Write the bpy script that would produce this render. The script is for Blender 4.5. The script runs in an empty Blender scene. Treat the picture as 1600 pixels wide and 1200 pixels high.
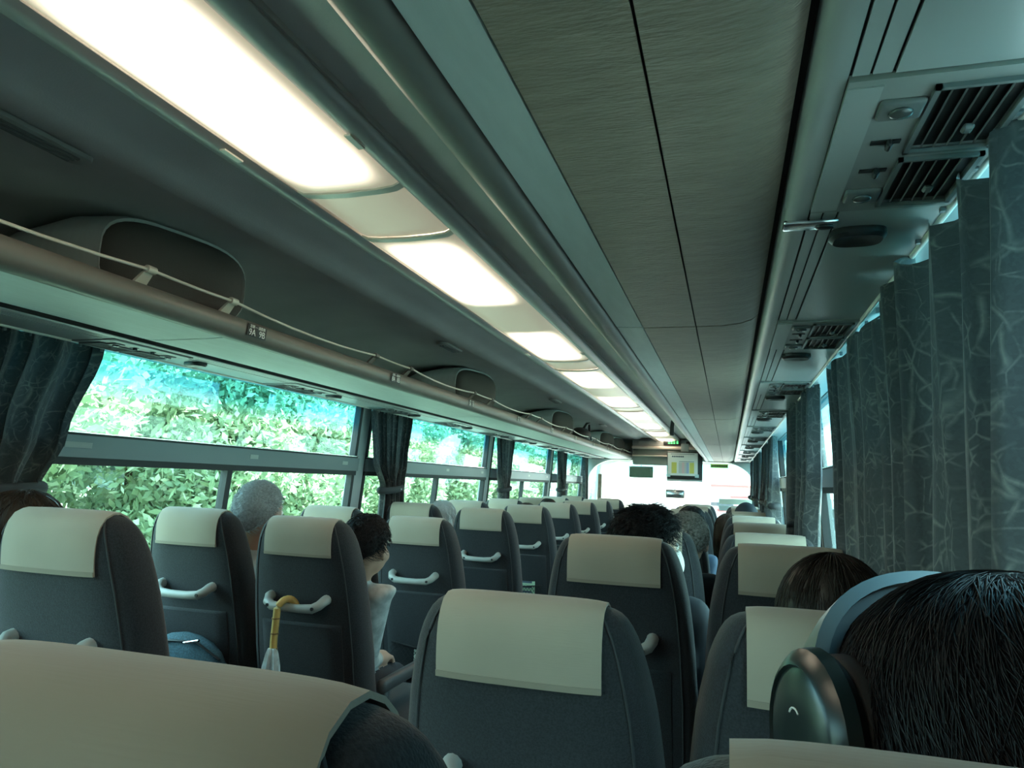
import bpy, bmesh, math, random
import numpy as np
from mathutils import Vector, Matrix
from mathutils.bvhtree import BVHTree

random.seed(7)
RNG = np.random.default_rng(7)
scene = bpy.context.scene
COL = scene.collection
PI = math.pi

# ------------------------------------------------------------------ camera
CAM = Vector((0.800, 0.0, 1.273))
FOCAL, YAW, PITCH, ROLL = 1120.0, -0.2958, 0.1345, 0.038
_f = Vector((math.sin(YAW) * math.cos(PITCH), math.cos(YAW) * math.cos(PITCH), math.sin(PITCH)))
_r = _f.cross(Vector((0, 0, 1))).normalized()
_u = _r.cross(_f)
_rr = _r * math.cos(ROLL) + _u * math.sin(ROLL)
_uu = -_r * math.sin(ROLL) + _u * math.cos(ROLL)
cam_data = bpy.data.cameras.new('camera')
cam_data.sensor_width = 36.0
cam_data.lens = FOCAL / 1600.0 * 36.0
cam_data.clip_start = 0.02
cam_data.clip_end = 500
cam = bpy.data.objects.new('camera', cam_data)
COL.objects.link(cam)
M4 = Matrix.Identity(4)
for i in range(3):
    M4[i][0], M4[i][1], M4[i][2], M4[i][3] = _rr[i], _uu[i], -_f[i], CAM[i]
cam.matrix_world = M4
scene.camera = cam

# ------------------------------------------------------------------ world, sun, exposure
SKY_STRENGTH = 12.5
SUN_STRENGTH = 60.0
LAMP_STRENGTH = 8.0
EXPOSURE = 0.0
world = bpy.data.worlds.new('sky')
scene.world = world
world.use_nodes = True
wn, wl = world.node_tree.nodes, world.node_tree.links
wn.clear()
w_out = wn.new('ShaderNodeOutputWorld')
w_bg = wn.new('ShaderNodeBackground')
w_tc = wn.new('ShaderNodeTexCoord')
w_sep = wn.new('ShaderNodeSeparateXYZ')
w_rmp = wn.new('ShaderNodeValToRGB')
w_rmp.color_ramp.elements[0].position = 0.0
w_rmp.color_ramp.elements[0].color = (0.86, 1.0, 0.99, 1)
w_rmp.color_ramp.elements[1].position = 0.9
w_rmp.color_ramp.elements[1].color = (0.50, 0.79, 0.97, 1)
wl.new(w_tc.outputs['Generated'], w_sep.inputs[0])
wl.new(w_sep.outputs['Z'], w_rmp.inputs[0])
wl.new(w_rmp.outputs[0], w_bg.inputs['Color'])
w_bg.inputs['Strength'].default_value = SKY_STRENGTH
wl.new(w_bg.outputs[0], w_out.inputs[0])

sun_data = bpy.data.lights.new('sun', 'SUN')
sun_data.energy = SUN_STRENGTH
sun_data.angle = 0.01
sun_data.color = (1.0, 0.95, 0.86)
sun = bpy.data.objects.new('sun', sun_data)
COL.objects.link(sun)
sun.rotation_euler = Vector((-0.16, -0.74, -0.65)).to_track_quat('-Z', 'Y').to_euler()
sun.location = (6, -3, 12)

vs = scene.view_settings
vs.view_transform = 'Standard'
vs.look = 'None'
vs.exposure = EXPOSURE
vs.gamma = 1.0
vs.use_curve_mapping = False

# ------------------------------------------------------------------ materials
MATS = {}


def new_mat(name):
    m = bpy.data.materials.new(name)
    m.use_nodes = True
    n, l = m.node_tree.nodes, m.node_tree.links
    n.clear()
    out = n.new('ShaderNodeOutputMaterial')
    return m, n, l, out


def mat(name, col, rough=0.5, metal=0.0, var=0.0, vscale=8.0, bump=0.0, bscale=60.0, stretch=(1, 1, 1),
        sheen=0.0, spec=0.5, coat=0.0, emit=0.0, col2=None):
    m, n, l, out = new_mat(name)
    p = n.new('ShaderNodeBsdfPrincipled')
    p.inputs['Roughness'].default_value = rough
    p.inputs['Metallic'].default_value = metal
    p.inputs['Specular IOR Level'].default_value = spec
    p.inputs['Sheen Weight'].default_value = sheen
    p.inputs['Coat Weight'].default_value = coat
    c = (*col, 1)
    p.inputs['Base Color'].default_value = c
    if emit:
        p.inputs['Emission Color'].default_value = c
        p.inputs['Emission Strength'].default_value = emit
    if var or bump:
        tc = n.new('ShaderNodeTexCoord')
        mp = n.new('ShaderNodeMapping')
        mp.inputs['Scale'].default_value = stretch
        l.new(tc.outputs['Object'], mp.inputs[0])
    if var:
        t = n.new('ShaderNodeTexNoise')
        t.inputs['Scale'].default_value = vscale
        t.inputs['Detail'].default_value = 4
        l.new(mp.outputs[0], t.inputs[0])
        r = n.new('ShaderNodeValToRGB')
        r.color_ramp.elements[0].position = 0.35
        r.color_ramp.elements[1].position = 0.65
        lo = [max(0, x * (1 - var)) for x in col]
        hi = col2 if col2 else [min(1, x * (1 + var)) for x in col]
        r.color_ramp.elements[0].color = (*lo, 1)
        r.color_ramp.elements[1].color = (*hi, 1)
        l.new(t.outputs['Fac'], r.inputs[0])
        l.new(r.outputs[0], p.inputs['Base Color'])
    if bump:
        t = n.new('ShaderNodeTexNoise')
        t.inputs['Scale'].default_value = bscale
        t.inputs['Detail'].default_value = 3
        l.new(mp.outputs[0], t.inputs[0])
        b = n.new('ShaderNodeBump')
        b.inputs['Strength'].default_value = bump
        b.inputs['Distance'].default_value = 0.004
        l.new(t.outputs['Fac'], b.inputs['Height'])
        l.new(b.outputs[0], p.inputs['Normal'])
    l.new(p.outputs[0], out.inputs[0])
    MATS[name] = m
    return m


mat('shell_plastic', (0.25, 0.26, 0.25), 0.45, var=0.06, vscale=3)
mat('beam_plastic', (0.17, 0.163, 0.148), 0.42, var=0.05, vscale=4)
mat('trim_plastic', (0.34, 0.36, 0.355), 0.32)
mat('light_trim', (0.62, 0.60, 0.54), 0.25)
mat('ceiling_cloth', (0.46, 0.46, 0.45), 0.75, var=0.06, vscale=4, bump=0.12, bscale=240)
mat('grained_vinyl', (0.29, 0.24, 0.19), 0.5, var=0.10, vscale=14, stretch=(1, 4, 1), bump=0.9, bscale=55)
mat('panel_vinyl', (0.50, 0.56, 0.56), 0.5, var=0.04, vscale=10, stretch=(6, 1, 1), bump=0.10, bscale=160)
mat('dark_gap', (0.012, 0.014, 0.015), 0.8)
mat('vent_black', (0.010, 0.011, 0.012), 0.45)
mat('vent_frame', (0.13, 0.14, 0.14), 0.5)
mat('lamp_glass', (0.06, 0.065, 0.065), 0.15, spec=0.7)
mat('chrome', (0.75, 0.76, 0.77), 0.18, metal=1.0)
mat('rail_cream', (0.70, 0.68, 0.60), 0.3)
mat('seat_cloth', (0.013, 0.0155, 0.020), 0.9, var=0.45, vscale=320, sheen=0.2, bump=0.25, bscale=500)
mat('seat_piping', (0.035, 0.038, 0.042), 0.8)
mat('seat_plastic', (0.05, 0.052, 0.055), 0.5)
mat('handle_plastic', (0.34, 0.35, 0.33), 0.4)
mat('floor_vinyl', (0.10, 0.105, 0.11), 0.6, var=0.2, vscale=40)
mat('window_alu', (0.16, 0.185, 0.195), 0.4, metal=0.2)
mat('gasket', (0.012, 0.013, 0.014), 0.6)
mat('wall_vinyl', (0.33, 0.35, 0.35), 0.55)
mat('front_white', (0.72, 0.70, 0.66), 0.5)
mat('header_grey', (0.20, 0.22, 0.21), 0.6)
mat('header_tan', (0.62, 0.52, 0.46), 0.5)
mat('white_plate', (0.78, 0.80, 0.78), 0.4)
mat('black_plastic', (0.014, 0.015, 0.016), 0.35)
mat('screen_grey', (0.05, 0.06, 0.065), 0.25)
mat('paper', (0.72, 0.72, 0.70), 0.7)
mat('print_yellow', (0.62, 0.56, 0.14), 0.7)
mat('print_grey', (0.50, 0.50, 0.50), 0.7)
mat('print_pink', (0.66, 0.44, 0.46), 0.7)
mat('print_blue', (0.36, 0.42, 0.58), 0.7)
mat('print_dark', (0.06, 0.09, 0.13), 0.7)
mat('led_green', (0.10, 0.9, 0.25), 0.5, emit=1.2)
mat('sticker_green', (0.45, 0.62, 0.05), 0.5)
mat('text_white', (0.88, 0.90, 0.88), 0.5)
mat('visor_green', (0.06, 0.10, 0.07), 0.6)
mat('bamboo', (0.62, 0.42, 0.13), 0.35, var=0.25, vscale=30, stretch=(1, 1, 0.2))
mat('bamboo_node', (0.22, 0.12, 0.04), 0.5)
mat('umbrella_cloth', (0.60, 0.68, 0.70), 0.6, var=0.2, vscale=40)
mat('bag_black', (0.02, 0.022, 0.024), 0.55)
mat('bag_blue', (0.04, 0.09, 0.12), 0.8, var=0.3, vscale=200)
mat('leaflet_green', (0.36, 0.52, 0.36), 0.6)
mat('leaflet_pale', (0.62, 0.70, 0.62), 0.6)
mat('net_black', (0.012, 0.012, 0.014), 0.8)
mat('skin', (0.50, 0.30, 0.22), 0.55)
mat('lip', (0.42, 0.18, 0.15), 0.5)
mat('eye_white', (0.8, 0.8, 0.78), 0.2)
mat('hair_black', (0.008, 0.009, 0.011), 0.5, spec=0.3)
mat('hair_dark', (0.020, 0.015, 0.012), 0.5, spec=0.35)
mat('hair_brown', (0.045, 0.028, 0.018), 0.5, spec=0.35)
mat('hair_silver', (0.46, 0.50, 0.52), 0.6, var=0.25, vscale=140)
mat('hair_grey', (0.50, 0.54, 0.55), 0.5)
mat('hair_ash', (0.17, 0.155, 0.135), 0.5, var=0.6, vscale=90)
mat('shirt_white', (0.62, 0.66, 0.68), 0.8)
mat('shirt_beige', (0.44, 0.45, 0.44), 0.8, var=0.25, vscale=25)
mat('shirt_dark', (0.03, 0.035, 0.045), 0.85)
mat('shirt_blue', (0.07, 0.11, 0.18), 0.85)
mat('trousers', (0.03, 0.032, 0.04), 0.85)
mat('mask_white', (0.80, 0.80, 0.78), 0.8)
mat('cap_navy', (0.018, 0.030, 0.045), 0.8)
mat('phone_black', (0.012, 0.020, 0.020), 0.28, spec=0.6)
mat('phone_silver', (0.09, 0.09, 0.08), 0.35, spec=0.5)
mat('phone_pad', (0.03, 0.03, 0.032), 0.6)
mat('asphalt', (0.16, 0.16, 0.16), 0.9, var=0.15, vscale=30)
mat('grass', (0.20, 0.23, 0.16), 0.9, var=0.5, vscale=3)
mat('bark', (0.10, 0.07, 0.045), 0.9, var=0.3, vscale=20)
mat('building_white', (0.78, 0.75, 0.72), 0.8)
mat('building_red', (0.60, 0.10, 0.09), 0.7)
mat('building_glass', (0.05, 0.06, 0.07), 0.2)
mat('guard_steel', (0.60, 0.62, 0.63), 0.4, metal=0.5)
mat('partition_tint', (0.45, 0.60, 0.62), 0.3)


def cover_mat():
    m, n, l, out = new_mat('cover_cloth')
    p = n.new('ShaderNodeBsdfPrincipled')
    p.inputs['Roughness'].default_value = 0.9
    p.inputs['Sheen Weight'].default_value = 0.15
    tc = n.new('ShaderNodeTexCoord')
    mp = n.new('ShaderNodeMapping')
    mp.inputs['Scale'].default_value = (12, 420, 420)
    l.new(tc.outputs['Object'], mp.inputs[0])
    w = n.new('ShaderNodeTexNoise')
    w.inputs['Scale'].default_value = 1.0
    w.inputs['Detail'].default_value = 1
    l.new(mp.outputs[0], w.inputs[0])
    ns = n.new('ShaderNodeTexNoise')
    ns.inputs['Scale'].default_value = 9
    l.new(tc.outputs['Object'], ns.inputs[0])
    r = n.new('ShaderNodeValToRGB')
    r.color_ramp.elements[0].color = (0.31, 0.262, 0.205, 1)
    r.color_ramp.elements[1].color = (0.37, 0.315, 0.25, 1)
    l.new(ns.outputs['Fac'], r.inputs[0])
    l.new(r.outputs[0], p.inputs['Base Color'])
    b = n.new('ShaderNodeBump')
    b.inputs['Strength'].default_value = 0.3
    b.inputs['Distance'].default_value = 0.0006
    l.new(w.outputs['Fac'], b.inputs['Height'])
    l.new(b.outputs[0], p.inputs['Normal'])
    l.new(p.outputs[0], out.inputs[0])
    MATS['cover_cloth'] = m


cover_mat()
mat('cover_hem', (0.28, 0.235, 0.185), 0.9)


def curtain_mat(name, base, line, trans):
    m, n, l, out = new_mat(name)
    tc = n.new('ShaderNodeTexCoord')
    mp = n.new('ShaderNodeMapping')
    mp.inputs['Scale'].default_value = (1, 1, 0.8)
    l.new(tc.outputs['UV'], mp.inputs[0])
    # scribbled triangular lines, broken up by noise
    warp = n.new('ShaderNodeTexNoise')
    warp.inputs['Scale'].default_value = 9
    l.new(mp.outputs[0], warp.inputs['Vector'])
    wv = n.new('ShaderNodeMix')
    wv.data_type = 'RGBA'
    wv.inputs[0].default_value = 0.05
    l.new(mp.outputs[0], wv.inputs[6])
    l.new(warp.outputs['Color'], wv.inputs[7])
    v2 = n.new('ShaderNodeTexVoronoi')
    v2.feature = 'F1'
    v2.inputs['Scale'].default_value = 260
    l.new(mp.outputs[0], v2.inputs['Vector'])
    lines = None
    for sc_, th_ in ((13, 0.045), (21, 0.05), (34, 0.06)):
        v = n.new('ShaderNodeTexVoronoi')
        v.feature = 'DISTANCE_TO_EDGE'
        v.inputs['Scale'].default_value = sc_
        l.new(wv.outputs[2], v.inputs['Vector'])
        r1 = n.new('ShaderNodeMapRange')
        r1.inputs[1].default_value = 0.0
        r1.inputs[2].default_value = th_
        r1.inputs[3].default_value = 1.0
        r1.inputs[4].default_value = 0.0
        l.new(v.outputs['Distance'], r1.inputs[0])
        ns = n.new('ShaderNodeTexNoise')
        ns.inputs['Scale'].default_value = sc_ * 0.9
        ns.inputs['Detail'].default_value = 3
        l.new(mp.outputs[0], ns.inputs['Vector'])
        r2 = n.new('ShaderNodeMapRange')
        r2.inputs[1].default_value = 0.45
        r2.inputs[2].default_value = 0.62
        l.new(ns.outputs['Fac'], r2.inputs[0])
        m1 = n.new('ShaderNodeMath')
        m1.operation = 'MULTIPLY'
        l.new(r1.outputs[0], m1.inputs[0])
        l.new(r2.outputs[0], m1.inputs[1])
        if lines is None:
            lines = m1
        else:
            mx = n.new('ShaderNodeMath')
            mx.operation = 'MAXIMUM'
            l.new(lines.outputs[0], mx.inputs[0])
            l.new(m1.outputs[0], mx.inputs[1])
            lines = mx
    mm = n.new('ShaderNodeMath')
    mm.operation = 'MULTIPLY'
    mm.inputs[1].default_value = 0.7
    l.new(lines.outputs[0], mm.inputs[0])
    mix = n.new('ShaderNodeMix')
    mix.data_type = 'RGBA'
    mix.inputs[6].default_value = (*base, 1)
    mix.inputs[7].default_value = (*line, 1)
    l.new(mm.outputs[0], mix.inputs[0])
    mix2 = n.new('ShaderNodeMix')
    mix2.data_type = 'RGBA'
    mix2.blend_type = 'MULTIPLY'
    mix2.inputs[0].default_value = 0.5
    l.new(mix.outputs[2], mix2.inputs[6])
    sc = n.new('ShaderNodeValToRGB')
    sc.color_ramp.elements[0].color = (0.5, 0.5, 0.5, 1)
    l.new(v2.outputs['Color'], sc.inputs[0])
    l.new(sc.outputs[0], mix2.inputs[7])
    p = n.new('ShaderNodeBsdfPrincipled')
    p.inputs['Roughness'].default_value = 0.85
    p.inputs['Sheen Weight'].default_value = 0.3
    l.new(mix2.outputs[2], p.inputs['Base Color'])
    t = n.new('ShaderNodeBsdfTranslucent')
    l.new(mix2.outputs[2], t.inputs['Color'])
    ms = n.new('ShaderNodeMixShader')
    ms.inputs[0].default_value = trans
    l.new(p.outputs[0], ms.inputs[1])
    l.new(t.outputs[0], ms.inputs[2])
    l.new(ms.outputs[0], out.inputs[0])
    MATS[name] = m


curtain_mat('curtain_cloth', (0.044, 0.050, 0.054), (0.19, 0.19, 0.17), 0.10)


def glass_mat(name, lo, hi, split=None):
    """tinted pane; a shade band fades in towards the top (Generated z)"""
    m, n, l, out = new_mat(name)
    tr = n.new('ShaderNodeBsdfTransparent')
    gl = n.new('ShaderNodeBsdfGlossy')
    gl.inputs['Roughness'].default_value = 0.02
    gl.inputs['Color'].default_value = (0.9, 1, 1, 1)
    lw = n.new('ShaderNodeLayerWeight')
    lw.inputs['Blend'].default_value = 0.5
    pw = n.new('ShaderNodeMath')
    pw.operation = 'POWER'
    pw.inputs[1].default_value = 4.0
    l.new(lw.outputs['Facing'], pw.inputs[0])
    fr = n.new('ShaderNodeMath')
    fr.operation = 'MULTIPLY_ADD'
    fr.inputs[1].default_value = 0.55
    fr.inputs[2].default_value = 0.035
    l.new(pw.outputs[0], fr.inputs[0])
    ms = n.new('ShaderNodeMixShader')
    if split:
        tc = n.new('ShaderNodeTexCoord')
        sp = n.new('ShaderNodeSeparateXYZ')
        l.new(tc.outputs['Generated'], sp.inputs[0])
        r = n.new('ShaderNodeValToRGB')
        r.color_ramp.elements[0].position = split[0]
        r.color_ramp.elements[1].position = split[1]
        r.color_ramp.elements[0].color = (*lo, 1)
        r.color_ramp.elements[1].color = (*hi, 1)
        l.new(sp.outputs['Z'], r.inputs[0])
        l.new(r.outputs[0], tr.inputs['Color'])
    else:
        tr.inputs['Color'].default_value = (*lo, 1)
    l.new(fr.outputs[0], ms.inputs[0])
    l.new(tr.outputs[0], ms.inputs[1])
    l.new(gl.outputs[0], ms.inputs[2])
    l.new(ms.outputs[0], out.inputs[0])
    MATS[name] = m


glass_mat('pane_clear', (0.75, 0.93, 0.92), None)
glass_mat('pane_shaded', (0.77, 0.94, 0.94), (0.33, 0.68, 0.78), (0.45, 0.68))
glass_mat('pane_front', (0.95, 0.98, 0.97), (0.55, 0.86, 0.84), (0.72, 0.9))
glass_mat('pane_acrylic', (0.86, 0.96, 0.97), None)


def lens_mat(name, tubes, strength, base):
    """lit diffuser: brightest along the fluorescent tubes behind it (object y), paler between them"""
    m, n, l, out = new_mat(name)
    tc = n.new('ShaderNodeTexCoord')
    sp = n.new('ShaderNodeSeparateXYZ')
    l.new(tc.outputs['Object'], sp.inputs[0])
    last = None
    for (c, h) in tubes:
        s = n.new('ShaderNodeMath'); s.operation = 'SUBTRACT'
        s.inputs[1].default_value = c
        l.new(sp.outputs['Y'], s.inputs[0])
        a = n.new('ShaderNodeMath'); a.operation = 'ABSOLUTE'
        l.new(s.outputs[0], a.inputs[0])
        r = n.new('ShaderNodeMapRange')
        r.interpolation_type = 'SMOOTHSTEP'
        r.inputs[1].default_value = h - 0.06
        r.inputs[2].default_value = h + 0.12
        r.inputs[3].default_value = 1.0
        r.inputs[4].default_value = 0.0
        l.new(a.outputs[0], r.inputs[0])
        if last is None:
            last = r
        else:
            mx = n.new('ShaderNodeMath'); mx.operation = 'MAXIMUM'
            l.new(last.outputs[0], mx.inputs[0])
            l.new(r.outputs[0], mx.inputs[1])
            last = mx
    if last is not None:
        ax = n.new('ShaderNodeMath'); ax.operation = 'ABSOLUTE'
        l.new(sp.outputs['X'], ax.inputs[0])
        rx = n.new('ShaderNodeMapRange')
        rx.interpolation_type = 'SMOOTHSTEP'
        rx.inputs[1].default_value = 0.045
        rx.inputs[2].default_value = 0.122
        rx.inputs[3].default_value = 1.0
        rx.inputs[4].default_value = 0.025
        l.new(ax.outputs[0], rx.inputs[0])
        mu = n.new('ShaderNodeMath'); mu.operation = 'MULTIPLY'
        l.new(last.outputs[0], mu.inputs[0])
        l.new(rx.outputs[0], mu.inputs[1])
        last = mu
    st = n.new('ShaderNodeMath'); st.operation = 'MULTIPLY_ADD'
    st.inputs[1].default_value = strength
    st.inputs[2].default_value = base
    if last is None:
        st.inputs[0].default_value = 0
    else:
        l.new(last.outputs[0], st.inputs[0])
    e = n.new('ShaderNodeEmission')
    e.inputs['Color'].default_value = (1.0, 0.84, 0.62, 1)
    l.new(st.outputs[0], e.inputs['Strength'])
    d = n.new('ShaderNodeBsdfPrincipled')
    d.inputs['Base Color'].default_value = (0.62, 0.58, 0.46, 1)
    d.inputs['Roughness'].default_value = 0.35
    ad = n.new('ShaderNodeAddShader')
    l.new(e.outputs[0], ad.inputs[0])
    l.new(d.outputs[0], ad.inputs[1])
    l.new(ad.outputs[0], out.inputs[0])
    MATS[name] = m


lens_mat('lamp_lens', [(-0.57, 0.25), (0.57, 0.25)], LAMP_STRENGTH, 0.24)
lens_mat('joint_glow', [], LAMP_STRENGTH, 0.26)  # joint covers are no lamps; faint emission put in for their cream glow


def leaf_mat(name, c1, c2, c3):
    m, n, l, out = new_mat(name)
    g = n.new('ShaderNodeNewGeometry')
    r = n.new('ShaderNodeValToRGB')
    r.color_ramp.elements[0].color = (*c1, 1)
    r.color_ramp.elements[1].color = (*c3, 1)
    e = r.color_ramp.elements.new(0.6)
    e.color = (*c2, 1)
    l.new(g.outputs['Random Per Island'], r.inputs[0])
    d = n.new('ShaderNodeBsdfDiffuse')
    t = n.new('ShaderNodeBsdfTranslucent')
    l.new(r.outputs[0], d.inputs[0])
    l.new(r.outputs[0], t.inputs[0])
    ms = n.new('ShaderNodeMixShader')
    ms.inputs[0].default_value = 0.5
    l.new(d.outputs[0], ms.inputs[1])
    l.new(t.outputs[0], ms.inputs[2])
    l.new(ms.outputs[0], out.inputs[0])
    MATS[name] = m


leaf_mat('leaf_green', (0.18, 0.24, 0.14), (0.34, 0.42, 0.24), (0.70, 0.72, 0.52))  # palest leaf tone carries sunlit glare in its colour


# ------------------------------------------------------------------ mesh helpers
class MB:
    def __init__(self):
        self.v, self.f = [], []

    def add(self, vs_, fs_):
        o = len(self.v)
        self.v += [tuple(p) for p in vs_]
        self.f += [tuple(o + i for i in f) for f in fs_]
        return self

    def box(self, x0, x1, y0, y1, z0, z1):
        v = [(x, y, z) for x in (x0, x1) for y in (y0, y1) for z in (z0, z1)]
        return self.add(v, [(0, 1, 3, 2), (4, 6, 7, 5), (0, 4, 5, 1), (2, 3, 7, 6), (0, 2, 6, 4), (1, 5, 7, 3)])

    def rbox(self, c, s, r=0.01, seg=2):
        bm = bmesh.new()
        bmesh.ops.create_cube(bm, size=1.0)
        bmesh.ops.scale(bm, vec=s, verts=bm.verts)
        r = min(r, min(s) * 0.49)
        bmesh.ops.bevel(bm, geom=bm.edges[:], offset=r, segments=seg, profile=0.5, affect='EDGES')
        bmesh.ops.translate(bm, vec=c, verts=bm.verts)
        bm.verts.index_update()
        self.add([v.co[:] for v in bm.verts], [[v.index for v in f.verts] for f in bm.faces])
        bm.free()
        return self

    def rings(self, rings, cap=True, closed=True):
        n = len(rings[0])
        o = len(self.v)
        for r in rings:
            self.v += [tuple(p) for p in r]
        for i in range(len(rings) - 1):
            for j in range(n if closed else n - 1):
                k = (j + 1) % n
                self.f.append((o + i * n + j, o + i * n + k, o + (i + 1) * n + k, o + (i + 1) * n + j))
        if cap and closed:
            self.f.append(tuple(o + j for j in range(n)))
            self.f.append(tuple(o + (len(rings) - 1) * n + j for j in range(n)))
        return self

    def tube(self, pts, r, n=8, flat=1.0, up=(0, 0, 1)):
        pts = [Vector(p) for p in pts]
        rs = r if isinstance(r, (list, tuple)) else [r] * len(pts)
        rings = []
        for i, p in enumerate(pts):
            d = (pts[min(i + 1, len(pts) - 1)] - pts[max(i - 1, 0)]).normalized()
            u = Vector(up)
            if abs(d.dot(u)) > 0.95:
                u = Vector((1, 0, 0))
            a = d.cross(u).normalized()
            b = a.cross(d)
            rings.append([p + a * math.cos(t) * rs[i] + b * math.sin(t) * rs[i] * flat
                          for t in [2 * PI * k / n for k in range(n)]])
        return self.rings(rings)

    def ell(self, c, r, nu=16, nv=10):
        rings = []
        for i in range(nv + 1):
            ph = PI * (0.02 + 0.96 * i / nv)
            rings.append([(c[0] + r[0] * math.sin(ph) * math.cos(2 * PI * j / nu),
                           c[1] + r[1] * math.sin(ph) * math.sin(2 * PI * j / nu),
                           c[2] + r[2] * math.cos(ph)) for j in range(nu)])
        return self.rings(rings)

    def capsule(self, a, b, ra, rb, n=14):
        a, b = Vector(a), Vector(b)
        d = (b - a).normalized()
        L = (b - a).length
        pts, rs = [], []
        for t in (-0.98, -0.8, -0.5, 0):
            pts.append(a + d * ra * t); rs.append(ra * math.sqrt(max(0, 1 - t * t)))
        for t in (0, 0.5, 0.8, 0.98):
            pts.append(b + d * rb * t); rs.append(rb * math.sqrt(max(0, 1 - t * t)))
        return self.tube(pts, rs, n)

    def sweep(self, prof, y0, y1, th=0.006, dz=-1):
        """open (x, z) profile extruded along y with a thickness on one side"""
        n = len(prof)
        nor = []
        for i in range(n):
            a, b = prof[max(i - 1, 0)], prof[min(i + 1, n - 1)]
            tx, tz = b[0] - a[0], b[1] - a[1]
            L = math.hypot(tx, tz) or 1
            nx, nz = -tz / L, tx / L
            if nz < 0 or (abs(nz) < 1e-6 and nx < 0):
                nx, nz = -nx, -nz
            nor.append((nx * th * -dz, nz * th * -dz))
        loop = list(prof) + [(prof[i][0] + nor[i][0], prof[i][1] + nor[i][1]) for i in reversed(range(n))]
        return self.rings([[(x, y, z) for x, z in loop] for y in (y0, y1)])

    def mesh(self, name, smooth=None):
        me = bpy.data.meshes.new(name)
        me.from_pydata(self.v, [], self.f)
        bm = bmesh.new()
        bm.from_mesh(me)
        bmesh.ops.recalc_face_normals(bm, faces=bm.faces[:])
        bm.to_mesh(me)
        bm.free()
        if smooth is not None:
            me.polygons.foreach_set('use_smooth', [True] * len(me.polygons))
            if smooth < 179:
                me.set_sharp_from_angle(angle=math.radians(smooth))
        return me

    def obj(self, name, material, parent=None, smooth=None, loc=None):
        return link(name, self.mesh(name, smooth), material, parent, loc)


def link(name, me, material=None, parent=None, loc=None):
    if material and not me.materials:
        me.materials.append(MATS[material])
    o = bpy.data.objects.new(name, me)
    COL.objects.link(o)
    if parent is not None:
        o.parent = parent
    if loc is not None:
        o.location = loc
    return o


ORD = ['first', 'second', 'third', 'fourth', 'fifth', 'sixth', 'seventh', 'eighth', 'ninth', 'tenth', 'eleventh', 'twelfth', 'thirteenth', 'fourteenth']


def thing(name, label, cat, loc=(0, 0, 0), rz=0.0, group=None):
    o = bpy.data.objects.new(name, None)
    COL.objects.link(o)
    o.empty_display_size = 0.05
    o.location = loc
    o.rotation_euler = (0, 0, rz)
    return tag(o, label, cat, group)


def tag(o, label, cat, group=None):
    o['label'] = label
    o['category'] = cat
    if group:
        o['group'] = group
    return o


def struct(o, label=None, cat=None):
    o['kind'] = 'structure'
    if label:
        o['label'] = label
        o['category'] = cat
    return o


def copy_tree(o, parent=None):
    c = o.copy()
    COL.objects.link(c)
    c.parent = parent
    for ch in list(o.children):
        copy_tree(ch, c)
    return c


def text_mesh(s, size, name='lettering', align='CENTER'):
    cu = bpy.data.curves.new(name, 'FONT')
    cu.body = s
    cu.size = size
    cu.align_x = align
    cu.align_y = 'CENTER'
    cu.extrude = 0.0004
    o = bpy.data.objects.new(name, cu)
    COL.objects.link(o)
    dg = bpy.context.evaluated_depsgraph_get()
    me = bpy.data.meshes.new_from_object(o.evaluated_get(dg))
    bpy.data.objects.remove(o)
    bpy.data.curves.remove(cu)
    me.name = name
    return me


# ------------------------------------------------------------------ the bus shell
Y_BACK, Y_FRONT, Y_NOSE = -3.13, 10.25, 11.55
PILLARS = [-3.13, -0.87, 1.39, 3.65, 5.91, 8.17, 10.16]
SILL, WTOP = 0.78, 1.655


def wx(z):
    if z <= 1.65:
        return 1.165 + 0.055 * (1.65 - z) / 0.65
    return 1.165 - (z - 1.65) * 0.12


def slab(mb, m, y0, y1, z0, z1, inn=0.0, out=0.05):
    """piece of the leaning side wall between z0 and z1"""
    v = []
    for y in (y0, y1):
        for z in (z0, z1):
            for d in (-inn, out):
                v.append((m * (wx(z) + d), y, z))
    mb.add(v, [(0, 1, 3, 2), (4, 6, 7, 5), (0, 4, 5, 1), (2, 3, 7, 6), (0, 2, 6, 4), (1, 5, 7, 3)])


floor_o = struct(MB().box(-1.3, 1.3, Y_BACK - 0.1, Y_NOSE, -0.06, 0.0).obj('floor', 'floor_vinyl'),
                 'dark speckled vinyl floor of the bus aisle', 'floor')
for side, m in (('left', -1), ('right', 1)):
    mb = MB()
    slab(mb, m, Y_BACK - 0.05, Y_NOSE, 0.0, SILL)
    slab(mb, m, Y_BACK - 0.05, Y_NOSE, WTOP, 2.14)
    slab(mb, m, Y_BACK - 0.05, Y_BACK + 0.05, SILL, WTOP)
    for y in PILLARS[1:-1]:
        slab(mb, m, y - 0.05, y + 0.05, SILL, WTOP)
    slab(mb, m, PILLARS[-1] - 0.02, PILLARS[-1] + 0.26, SILL, WTOP)
    slab(mb, m, Y_NOSE - 0.08, Y_NOSE, SILL, WTOP)
    struct(mb.obj('wall_' + side, 'wall_vinyl'),
           'grey side wall with the %s windows' % ('foliage-side' if m < 0 else 'curtained'), 'wall')
struct(MB().box(-1.24, 1.24, Y_BACK - 0.1, Y_BACK - 0.05, 0.0, 2.14).obj('wall_back', 'wall_vinyl'),
       'plain grey back wall of the bus', 'wall')
# roof skin
MBR = MB().box(-1.25, 1.25, Y_BACK - 0.1, Y_NOSE + 0.05, 2.12, 2.16)
struct(MBR.obj('roof', 'wall_vinyl'), 'flat roof skin above the ceiling lining', 'roof')

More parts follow.
